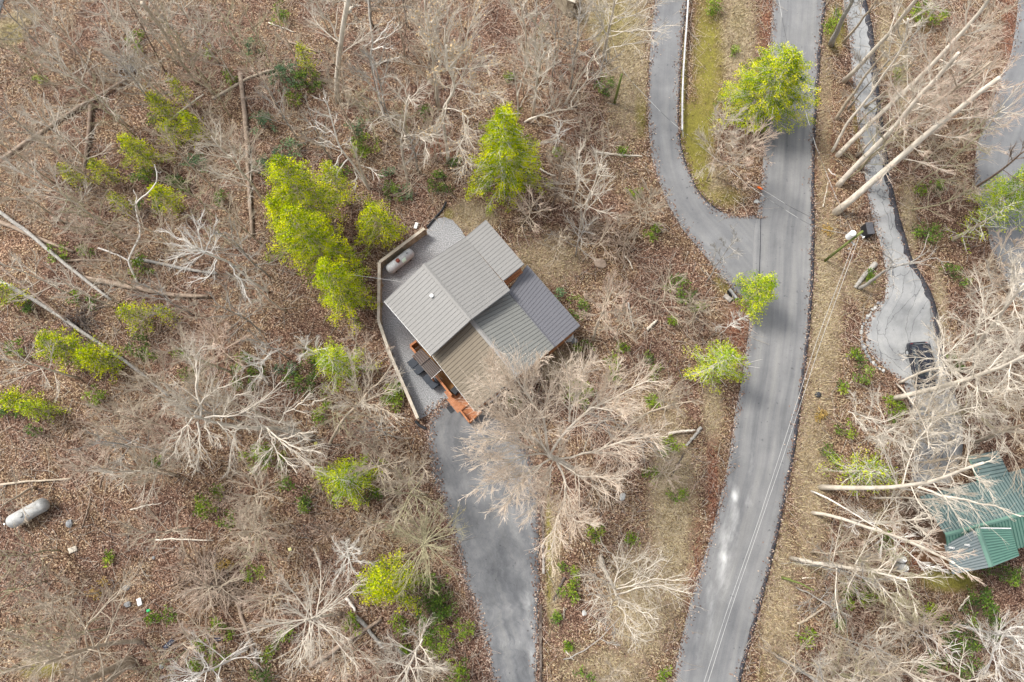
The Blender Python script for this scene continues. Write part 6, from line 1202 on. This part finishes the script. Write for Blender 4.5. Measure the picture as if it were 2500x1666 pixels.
SH = [(680, 30, 24, 34, 'mid', 'glossy green rhododendron at the top edge left of centre'), (700, 185, 45, 40, 'blue', 'blue green shrub mass above the white dead tree, left part'), (745, 195, 40, 40, 'dark', 'darkest shrub beside the blue green mass'), (725, 240, 26, 18, 'mid', 'green shrub below the darkest one'),
 (870, 305, 24, 30, 'blue', 'blue green shrub beside the fallen pale tree top'), (890, 350, 34, 40, 'mid', 'green shrub behind the broken topped stub'), (835, 415, 26, 26, 'dark', 'dark shrub under the drooping dead branches'), (1065, 442, 26, 28, 'dark', 'dark rhododendron near the cabin above the gravel yard'), (1085, 465, 20, 18, 'dark', 'dark clump right of the rhododendron near the gravel yard'),
 (955, 470, 22, 28, 'dark', 'dark evergreen shrub left of the black pipe'), (985, 472, 18, 22, 'blue', 'blue green shrub right of the dark evergreen one'), (1110, 395, 18, 26, 'dark', 'green shrub at the foot of the oak'), (940, 415, 18, 16, 'blue', 'blue green shrub under the twisted white tree'), (640, 300, 34, 30, 'blue', 'faint blue green shrub right of the long brown log'), (700, 365, 36, 30, 'blue', 'blue green shrub above the topmost big conifer'), (650, 400, 30, 24, 'blue', 'blue green shrub left of the topmost big conifer'), (1035, 275, 22, 20, 'dark', 'green shrub left of the oak trunk'),
 (330, 100, 24, 30, 'mid', 'green shrub in the top left woods above the stick tangle'), (100, 195, 18, 14, 'mid', 'small green shrub near the upper left edge'), (560, 180, 18, 24, 'mid', 'green shrub beside the curved pale log'), (510, 125, 20, 18, 'mid', 'green shrub above the curved pale log'), (615, 110, 22, 28, 'blue', 'pale green shrub in the top woods'), (385, 290, 22, 14, 'dark', 'dark base foliage under the upper small yellow conifer'),
 (350, 430, 34, 26, 'dark', 'dark shrub below the biggest small yellow conifer'), (430, 450, 30, 26, 'dark', 'dark shrub right of the zigzag stem top'), (355, 505, 24, 16, 'dark', 'dark shrub at the zigzag stem'), (480, 400, 30, 26, 'blue', 'blue green shrub above the radiating crown'), (540, 485, 26, 20, 'dark', 'green shrub below the slanting grey stem'), (140, 615, 26, 22, 'mid', 'green shrub by the mottled trunk'), (215, 610, 22, 22, 'dark', 'dark shrub right of the mottled trunk'), (345, 650, 28, 28, 'mid', 'green shrub at the zigzag stem foot'), (40, 745, 36, 18, 'dark', 'dark green mat under the left edge conifer'), (225, 735, 14, 16, 'dark', 'small dark shrub below the mottled trunk'), (185, 725, 14, 20, 'mid', 'small green shrub left of the tiny dark one'),
 (335, 845, 26, 30, 'dark', 'dark shrub below the scattered yellow foliage'), (372, 878, 22, 16, 'mid', 'green shrub beside the long dark trunk end'), (440, 857, 18, 16, 'mid', 'small green shrub above the large cream crown'), (600, 905, 38, 44, 'dark', 'dark shrub between the two small white trees'), (455, 915, 18, 18, 'dark', 'dark shrub left of the two small white trees'), (20, 1005, 26, 26, 'dark', 'dark shrub at the left edge below the golden conifer'), (85, 1045, 22, 18, 'dark', 'dark shrub below the greenish conifer'), (40, 850, 26, 20, 'mid', 'hazy green shrub left of the wide yellow conifer'), (230, 965, 24, 24, 'mid', 'green shrub in the left woods below the dark trunk'),
 (735, 925, 42, 34, 'dark', 'wide dark shrub left of the timber fence'), (700, 905, 26, 18, 'blue', 'blue green shrub left of the fresh green low conifer'), (775, 885, 20, 14, 'dark', 'dark shrub between the low conifer and the wide shrub'), (790, 1010, 26, 26, 'mid', 'green shrub right of the second cream crown'), (955, 975, 18, 36, 'mid', 'green shrub against the timber fence foot'), (960, 960, 26, 30, 'mid', 'green undergrowth under the fan crown'), (640, 1120, 50, 34, 'mid', 'green shrub under the second cream crown'), (700, 1180, 26, 18, 'dark', 'green shrub left of the low yellow green conifer'), (905, 1215, 22, 18, 'dark', 'dark shrub at the right foot of the low conifer'), (745, 1210, 18, 16, 'dark', 'green shrub below the low conifer, left'), (742, 1245, 12, 12, 'dark', 'small dark shrub below the low conifer'),
 (500, 1232, 28, 28, 'mid', 'green holly like shrub in the clearing above the brush pile'), (556, 1268, 20, 22, 'dark', 'dark shrub right of the holly like one'), (530, 1200, 14, 12, 'mid', 'small shrub above the holly like one'), (545, 1528, 26, 24, 'mid', 'green rhododendron near the grey log at the bottom left'), (375, 1510, 12, 12, 'mid', 'left small shrub below the white paper'), (410, 1502, 16, 14, 'mid', 'right small shrub below the white paper'), (264, 1362, 10, 12, 'mid', 'tiny shrub in the middle of the clearing'), (500, 1600, 40, 30, 'mid', 'green shrub under the white limbed bottom tree'), (640, 1640, 26, 22, 'dark', 'dark shrub by the bottom edge left of the diagonal log'), (660, 1590, 18, 16, 'mid', 'small green shrub above the bottom edge one'), (380, 1130, 10, 8, 'dark', 'tiny dark shrub above the clearing'),
 (1060, 1440, 34, 40, 'dark', 'big dark rhododendron right of the round conifer'), (1050, 1500, 40, 44, 'dark', 'dark rhododendron mass lower right of the round conifer'), (1090, 1480, 22, 26, 'dark', 'dark rhododendron nearest the driveway'), (1130, 1540, 20, 26, 'mid', 'green shrub at the driveway edge near the bottom'), (1070, 1570, 30, 34, 'mid', 'green undergrowth in the bottom crown left of the driveway'), (860, 1520, 24, 22, 'mid', 'green shrub right of the star shaped tree'), (975, 1530, 24, 20, 'mid', 'green shrub above the grey stub'), (1115, 1640, 30, 30, 'mid', 'green shrub at the bottom edge beside the driveway'), (695, 1545, 18, 14, 'mid', 'green shrub left of the star shaped tree'), (620, 1390, 22, 20, 'mid', 'green shrub in the lower left woods near the low star'), (985, 1590, 10, 10, 'mid', 'tiny shrub by the grey stub'),
 (1450, 1301, 20, 24, 'mid', 'light green shrub right of the driveway below the spreading tree'), (1545, 1318, 11, 9, 'mid', 'small round green shrub above the starry crown'), (1390, 1400, 22, 30, 'mid', 'bright green shrub beside the dark log near the driveway'), (1382, 1455, 22, 20, 'mid', 'green shrub below the bright one near the driveway'), (1362, 1507, 9, 10, 'dark', 'tiny dark shrub beside the driveway ties'), (1588, 1166, 18, 20, 'mid', 'green shrub between the spreading tree and the grassy bank'), (1655, 1205, 16, 12, 'mid', 'dull green shrub on the grassy bank'), (1430, 1650, 22, 16, 'dark', 'dark shrub at the bottom edge right of the driveway'), (1622, 1650, 16, 16, 'mid', 'green tuft at the bottom edge by the main road'), (1390, 1573, 9, 9, 'mid', 'tiny green tuft near the driveway bottom'),
 (1365, 725, 18, 24, 'blue', 'blue green bush touching the right roof edge, upper'), (1410, 750, 22, 30, 'dark', 'dark bush off the right corner of the cabin'), (1425, 850, 22, 16, 'mid', 'green shrub below the tan trunk by the cabin'), (1522, 848, 9, 9, 'mid', 'tiny green shrub in the brown litter right of the cabin'), (1665, 705, 34, 36, 'dark', 'dark bush left of the culvert'), (1630, 780, 24, 14, 'mid', 'green bush right of the pale cut log'), (1705, 750, 16, 18, 'mid', 'green bush below the culvert bush'), (1602, 912, 20, 18, 'mid', 'green bush left of the fresh green conifer'), (1583, 875, 9, 9, 'dark', 'tiny dark bush left of the fresh green conifer'), (1640, 1090, 34, 20, 'mid', 'green bush under the dark grey log'), (1600, 990, 20, 26, 'mid', 'green bush under the pale curved limb'), (1415, 960, 40, 34, 'mid', 'yellow green undergrowth beneath the spreading tree, right'), (1255, 975, 20, 14, 'mid', 'green shrub beneath the spreading tree near the cabin wall'), (1500, 900, 18, 40, 'mid', 'dull green shrub in the litter right of the big tree'), (1600, 570, 26, 20, 'mid', 'green bush under the beige thicket'), (1478, 210, 26, 30, 'dark', 'dark green bush left of the short mossy pole'), (1525, 366, 16, 16, 'mid', 'green bush on the thin log by the side road'), (1245, 190, 10, 14, 'mid', 'green shrub behind the yellow conifer'), (1550, 470, 18, 16, 'mid', 'green shrub left of the side road bend'), (1360, 370, 12, 8, 'mid', 'green tuft by the orange rot'),
 (1795, 125, 10, 8, 'mid', 'small green tuft between the two roads'), (1740, 15, 30, 26, 'mid', 'mossy green shrub at the top between the roads'), (2035, 50, 24, 40, 'mid', 'green shrub at the top beside the grey brown trunk'), (2260, 30, 60, 30, 'mid', 'green undergrowth at the top edge right of the driveway'), (2195, 175, 14, 24, 'mid', 'green shrub under the leaning row near the driveway'), (2250, 460, 16, 12, 'mid', 'bright green shrub below the lowest leaning tree'), (2290, 455, 16, 12, 'dark', 'dark green shrub beside the bright one'), (2270, 570, 34, 34, 'dark', 'dark bush right of the concrete driveway'), (2320, 660, 26, 20, 'dark', 'dark bush near the far right driveway, lower left'), (2355, 680, 18, 18, 'dark', 'dark small bush near the far right driveway'), (2120, 672, 12, 14, 'mid', 'green moss clump on the grey broken log'), (2085, 860, 12, 14, 'mid', 'green bush left of the turning area'), (2108, 905, 24, 34, 'dark', 'dark green bush below the turning area'), (2050, 945, 12, 12, 'mid', 'green bush above the round black cover'), (2070, 1045, 24, 18, 'mid', 'green bush on the road bank level with the suv'), (2190, 1000, 26, 34, 'mid', 'green undergrowth left of the lower concrete driveway'), (2030, 1105, 24, 18, 'dark', 'dark green shrub above the thick horizontal trunk'), (2330, 880, 20, 26, 'dark', 'dark shrub under the white crowned tree'), (2165, 1330, 18, 26, 'dark', 'dark shrub left of the upright gas cylinders'), (2400, 1500, 44, 60, 'dark', 'big dark shrub below the green roofed house'), (2440, 1400, 50, 24, 'dark', 'dark shrub right under the green roof gable'), (2350, 1600, 40, 50, 'dark', 'dark shrub near the bottom right'), (2270, 1620, 26, 24, 'dark', 'dark shrub left of the bottom right one'), (1970, 1550, 20, 22, 'mid', 'green tuft on the lower right road bank'), (2050, 1528, 12, 12, 'dark', 'tiny dark shrub right of the green tuft'), (2100, 1450, 40, 30, 'mid', 'green undergrowth under the olive crown'), (2290, 1500, 26, 20, 'mid', 'pale green shrub at the bristly dead top'), (2290, 1680, 40, 16, 'mid', 'green shrub at the bottom edge right'), (2000, 950, 0, 0, None, '')]
for u, v, a, b, kd, lb in SH:
    if kd: shrub(lb, u, v, a, b, kd, h=min(2.4, .5+max(a, b)*.04), name='tiny_shrub' if max(a, b) < 13 else 'shrub')
shrub('rusty orange leafed sapling in the upper left woods', 355, 222, 12, 16, 'ochre', 2, dens=.6, name='sapling'); shrub('orange brown dead foliage in the bottom left clearing', 235, 1435, 20, 18, 'ochre', 1, dens=.5, name='dead_shrub'); shrub('orange brown dead leaf clump right of the brush pile', 545, 1385, 14, 12, 'ochre', .8, dens=.5, name='dead_shrub'); shrub('ochre dead leaf clump right of the main road', 2005, 1010, 9, 12, 'ochre', .6, dens=.6, name='dead_shrub'); shrub('pale dry grass tussock left of the transformer pole', 2021, 562, 8, 8, 'ochre', .5, name='grass_tussock')

# ------------------------------------------------------------------ filler woods: copies of a few saplings and slim trees, kept to the woodland
protos = []
PR = [('slim beige bare tree', 11, .13, 'beige', 'beige', 15, 3.8, 8, 6, .1, 0), ('slim pale grey bare tree', 12, .13, 'grey', 'beige', 14, 3.8, 8, 6, .11, 0), ('small pink twigged bare tree', 8, .08, 'beige', 'pink', 14, 3.2, 7, 6, .14, 0), ('crooked olive bare tree', 10, .11, 'olive', 'beige', 13, 4.2, 6, 6, .26, 0),
 ('thin bare sapling', 6, .05, 'beige', 'beige', 12, 2.2, 5, 5, .12, 0), ('thin brown sapling', 5, .05, 'brown', 'pink', 12, 2.2, 5, 5, .15, 0), ('open crowned pale tree', 13, .15, 'cream', 'cream', 13, 4.0, 8, 6, .12, 0)]
LAND = [((760, 590), 'the big yellow green conifer group'), ((330, 560), 'the bleached zigzag stem'), ((600, 380), 'the long brown rotten log'), ((150, 310), 'the long slanting log'), ((824, 150), 'the big mottled trunk'), ((1095, 250), 'the tall leafy oak'), ((490, 1015), 'the large cream crown'), ((68, 1254), 'the white gas tank'), ((745, 1517), 'the white star tree'), ((950, 1420), 'the round yellow conifer'), ((160, 850), 'the wide yellow conifer'), ((500, 620), 'the radiating white crown'), ((1315, 190), 'the white grey tree'), ((2240, 220), 'the leaning tree row'), ((2210, 1375), 'the upright gas cylinders'), ((2400, 1300), 'the green roofed house'), ((2300, 890), 'the dark suv'), ((1400, 1080), 'the huge spreading tree'), ((1504, 1452), 'the starry crowned tree'), ((1232, 370), 'the lone tall conifer'), ((1600, 800), 'the pale cut log'), ((340, 1470), 'the white paper scrap'), ((420, 100), 'the beige broken topped trunk'), ((2090, 1380), 'the wide olive crown'), ((650, 1045), 'the second cream crown'), ((840, 1170), 'the low yellow green conifer')]
def where(u, v):
    (lu, lv), nm = min(LAND, key=lambda q: math.hypot(q[0][0]-u, q[0][1]-v)); dx, dy = u-lu, v-lv; dd = math.hypot(dx, dy)
    a = math.degrees(math.atan2(-dy, dx)) % 360; w = ['right of', 'upper right of', 'above', 'upper left of', 'left of', 'lower left of', 'below', 'lower right of'][int((a+22.5)//45) % 8]
    return ('close to the ' if dd < 60 else 'a little to the ' if dd < 120 else 'well to the ')*0+('just ' if dd < 70 else '' if dd < 130 else 'well ')+w+' '+nm
rf = random.Random(23); spots = []
regions = [((0, 1080, 0, 460), 62), ((0, 640, 420, 1160), 44), ((560, 1000, 820, 1240), 12), ((0, 420, 1280, 1666), 10), ((480, 1080, 1180, 1666), 20), ((1120, 1470, 0, 260), 9), ((2130, 2380, 40, 480), 15), ((1930, 2480, 1180, 1666), 26), ((2240, 2500, 560, 1180), 18), ((1330, 1640, 560, 1250), 9), ((1290, 1560, 300, 520), 6)]
ban = [(68, 1254, 90), (330, 560, 45), (950, 640, 120), (180, 1345, 60), (345, 1480, 60), (840, 1040, 20), (1000, 620, 120), (2060, 600, 70), (2320, 1330, 130), (2210, 1375, 40), (1232, 370, 90), (750, 480, 90), (770, 600, 100), (830, 700, 80), (150, 850, 60), (300, 1400, 120), (1890, 210, 110)]
for (x0, x1, y0, y1), cnt in regions:
    k_ = 0; tries = 0
    while k_ < cnt and tries < 2000:
        tries += 1; u, v = rf.uniform(x0, x1), rf.uniform(y0, y1); p = at(u, v)
        if any(math.hypot(u-a, v-b) < rr for a, b, rr in ban+GREEN) or any(math.hypot(u-a, v-b) < 34 for a, b in spots): continue
        b = at(u, v, 7); b.z = 0     # crown middle seen at u, v
        if any_in(np.array([p.x, b.x, b.x+2.2, b.x-2.2, b.x, b.x]), np.array([p.y, b.y, b.y, b.y, b.y+2.2, b.y-2.2]), solid[-3:]+paved[:1]).any() or any_in(np.array([b.x]), np.array([b.y]), solid).any(): continue
        spots.append((u, v)); k_ += 1
copies = {}
rf.shuffle(spots)
first = {}
items = []
for i, (u, v) in enumerate(spots):
    pi = rf.choice([0, 0, 1, 2, 3, 4, 4, 5, 6]) if v < 1180 or u > 1100 else rf.choice([0, 2, 3, 4, 5, 5])
    items.append((u, v, pi, PR[pi][0]+' '+where(u, v)))
from collections import Counter
cn = Counter(q[3] for q in items); seen = Counter()
ordw = ['nearest', 'second nearest', 'third nearest', 'fourth nearest', 'fifth nearest']
def dup(T, loc, rz, s, label):
    c = T.copy(); COL.objects.link(c); c.location = loc; c.rotation_euler = (0, 0, rz); c.scale = (s, s, s); c['label'] = label
    for ch in [o for o in T.children]:
        q = ch.copy(); COL.objects.link(q); q.parent = c
    return c
def lm_dist(u, v): return min(math.hypot(q[0][0]-u, q[0][1]-v) for q in LAND)
items.sort(key=lambda q: lm_dist(q[0], q[1]))
for u, v, pi, lb in items:
    if cn[lb] > 1: k_ = seen[lb]; seen[lb] += 1; lb = lb.replace(' bare ', ' ')+', '+ordw[min(4, k_)]
    nm, H, r0, bc, tc_, nl, L, ns, ntw, bend, l4 = PR[pi]; b = at(u, v, H*.6); loc = (b.x, b.y, 0)
    if pi not in first:
        rr = random.Random(500+pi); tr = [Vector((b.x, b.y, -.2))]
        for i in range(8): tr.append(tr[-1]+Vector((rr.uniform(-.16, .16), rr.uniform(-.16, .16), H/8)))
        first[pi] = bare_tree('sapling' if H < 7 else 'bare_tree', lb, 'tree', Vector(loc), tr, [], r0, 'std', bc, tc_, 'bare saplings and slim trees filling the woods', ns=ns, ntw=ntw, bend=bend, f0=.25, nl=nl, L=L, lv4=l4, seed=900+pi, tw=.012)
    else: dup(first[pi], loc, rf.uniform(0, 6.28), rf.uniform(.75, 1.15), lb)

# ------------------------------------------------------------------ ground stuff: twigs, leaf litter, dry tufts
rs = np.random.RandomState(3)
def scatter(n, x0=-64, x1=64, y0=-20, y1=62):
    x = rs.uniform(x0, x1, n); y = rs.uniform(y0, y1, n); return x, y
def ground_z(x, y):
    i = np.clip(((x+76)/.5).round().astype(int), 0, NX-1); j = np.clip(((y+32)/.5).round().astype(int), 0, NY-1); return GZ[j, i], i, j
zgN, zmN, zrN = zg, zm, zr
def sticks(name, label, n, L, r, m, keep, zmax=.5, seed=0, arch=.1):
    x, y = scatter(n); z, i, j = ground_z(x, y); ok = ~any_in(x, y, solid) & keep(x, y, i, j); x, y, z = x[ok], y[ok], z[ok]; n = len(x)
    a = rs.uniform(0, 6.28, n); l = L*(.35+.9*rs.rand(n)); e = rs.uniform(-.02, .35, n)*zmax*2
    ps = []
    nseg = 3; cx, cy, cz = x.copy(), y.copy(), z+rs.rand(n)*.12
    P_ = [np.stack([cx, cy, cz], 1)]
    for s in range(nseg-1):
        a = a+rs.normal(size=n)*.28; cx = cx+np.cos(a)*l/(nseg-1); cy = cy+np.sin(a)*l/(nseg-1); cz = np.maximum(z+.03, cz+e*l/(nseg-1)-arch*s*l/3*.3); P_.append(np.stack([cx, cy, cz], 1))
    P_ = np.stack(P_, 1); R0 = r*(.6+.8*rs.rand(n))
    polys = list(zip(P_, np.stack([R0, R0*.8, R0*.4], 1)))
    V, F = tube_arr(polys, 3); return tag(link(name, mesh_arr(name, V, F, True), BARK[m]), label, 'undergrowth', kind='stuff')
uG, vG = U_, V_
wood = lambda x, y, i, j: (zgN[j, i] < .35) & (zmN[j, i] < .5) & (vnoise(x, y, 4.5, 5) > .25)
left = lambda x, y, i, j: wood(x, y, i, j) & (vnoise(x, y, 6, 8) > .35) & ~((U_[j, i] < 560) & (V_[j, i] > 1180) & (rs.rand(len(x)) > .25))
sticks('undergrowth_twigs', 'beige tangle of fine twigs over the leaf litter', 17000, 2.2, .018, 'beige', left)
sticks('undergrowth_twigs', 'pinkish fine brambles over the leaf litter', 9000, 1.9, .017, 'pink', left)
sticks('undergrowth_twigs', 'grey fallen twigs on the leaf litter', 6000, 1.6, .018, 'grey', wood)
sticks('undergrowth_twigs', 'pale fallen twigs on the leaf litter', 5000, 1.5, .018, 'cream', wood)
LM = mat('dead_leaves', [(.035, .02, .015), (.10, .056, .04), (.175, .104, .076), (.28, .19, .145), (.50, .41, .33)], 1, .9, tint=True)
n = 170000; x, y = scatter(n); z, i, j = ground_z(x, y); ok = ~any_in(x, y, solid); x, y, z, i, j = x[ok], y[ok], z[ok], i[ok], j[ok]
ok = rs.rand(len(x)) > (zgN[j, i]*.6+zmN[j, i]*.9); x, y, z, i, j = x[ok], y[ok], z[ok], i[ok], j[ok]; n = len(x)
P0 = np.stack([x, y, z+.02+rs.rand(n)*.06], 1); N = rs.normal(size=(n, 3))*.35; N[:, 2] += 1; N /= np.linalg.norm(N, axis=1, keepdims=True)
D = rs.normal(size=(n, 3)); D -= (D*N).sum(1, keepdims=True)*N; D /= np.linalg.norm(D, axis=1, keepdims=True); B = np.cross(N, D); l = .04+.07*rs.rand(n, 1)**1.5
V = np.stack([P0-D*l, P0-B*l*.6, P0+D*l, P0+B*l*.6], 1).reshape(-1, 3)
tag(link('leaf_litter', mesh_arr('leaf_litter', V, np.arange(4*n).reshape(n, 4), tint=np.clip(rs.rand(n)**1.1*(1-.35*zrN[j, i]), 0, 1)), LM), 'dead brown leaves strewn over the forest floor', 'leaf litter', kind='stuff')
# leaves blown over the edges of the drives
ex, ey = [], []
for L_, cnt in ((road_L, 3600), (road_R, 3400), (d1_L, 1800), (d1_R, 2200), (d2_L, 2600), (d2_R[:-3], 2400), (d0_L, 3400), (d0_R, 2200), (d3_L, 1200)):
    w_ = np.array([tuple(v) for v in smooth_line(W3(L_), 140)])[:, :2]; k_ = rs.randint(0, 139, cnt); f_ = rs.rand(cnt, 1); b_ = w_[k_]*(1-f_)+w_[k_+1]*f_
    t_ = w_[k_+1]-w_[k_]; t_ /= np.linalg.norm(t_, axis=1, keepdims=True)+1e-9; b_ = b_+np.stack([t_[:, 1], -t_[:, 0]], 1)*rs.normal(size=(cnt, 1))*.3*(.3+1.4*vnoise(b_[:, 0], b_[:, 1], 1.3, 4))[:, None]; ex.append(b_[:, 0]); ey.append(b_[:, 1])
ex = np.concatenate(ex); ey = np.concatenate(ey); eu, ev = proj(ex, ey, 0); k_ = ~((eu > 1815) & (eu < 1885) & (ev > 535) & (ev < 738)); ex, ey = ex[k_], ey[k_]; n = len(ex)
P0 = np.stack([ex, ey, .065+rs.rand(n)*.07], 1); N = rs.normal(size=(n, 3))*.25; N[:, 2] += 1; N /= np.linalg.norm(N, axis=1, keepdims=True)
D = rs.normal(size=(n, 3)); D -= (D*N).sum(1, keepdims=True)*N; D /= np.linalg.norm(D, axis=1, keepdims=True); B = np.cross(N, D); l = .05+.07*rs.rand(n, 1)
V = np.stack([P0-D*l, P0-B*l*.6, P0+D*l, P0+B*l*.6], 1).reshape(-1, 3)
tag(link('blown_leaves', mesh_arr('blown_leaves', V, np.arange(4*n).reshape(n, 4), tint=rs.rand(n)), LM), 'dead leaves blown over the edges of the road and the drives', 'leaf litter', kind='stuff')
GT = mat('dry_grass_blades', [(.16, .11, .05), (.30, .23, .12), (.42, .34, .2), (.52, .45, .29)], 1, .9, tint=True)
n = 600000; x, y = scatter(n); z, i, j = ground_z(x, y); ok = ~any_in(x, y, solid) & (rs.rand(n) < zgN[j, i]**1.2*1.2); x, y, z = x[ok], y[ok], z[ok]; n = len(x)
a = rs.uniform(0, 6.28, n); h = .12+.24*rs.rand(n); ln = np.stack([np.cos(a), np.sin(a), .6+.8*rs.rand(n)], 1)*h[:, None]; w = np.stack([-np.sin(a), np.cos(a), np.zeros(n)], 1)*.028; P0 = np.stack([x, y, z], 1)
V = np.stack([P0-w, P0+w, P0+ln+w*.3, P0+ln-w*.3], 1).reshape(-1, 3)
tag(link('dry_grass', mesh_arr('dry_grass', V, np.arange(4*n).reshape(n, 4), tint=rs.rand(n)), GT), 'tan dry grass on the road banks and verges', 'grass', kind='stuff')
# tan oak leaves still hanging in the leafy oak
seedn[0] += 1
oak = [t_ for t_ in TREES if t_.name.startswith('oak_tree')][0]; rr = random.Random(5)
tw_ = [c for c in oak.children if c.name.startswith('twigs')][0].data; co = np.zeros(len(tw_.vertices)*3, np.float32); tw_.vertices.foreach_get('co', co); co = co.reshape(-1, 3)+np.array(oak.location, np.float32)
sel = co[rs.choice(len(co), 1500, False)]; sel = sel[sel[:, 2] > 8]
V, F = leaf_cloud(rr, [tuple(c) for c in sel], .12, 1, .17, .6, .5, rs)
link('dry_leaves', mesh_arr('dry_leaves', rel(V, oak), F, tint=rs.rand(len(F))*.5+.4), mat('oak_leaves_tan', [(.3, .18, .08), (.5, .35, .18), (.62, .48, .28)], 1, .9, tint=True), oak)['kind'] = 'stuff'
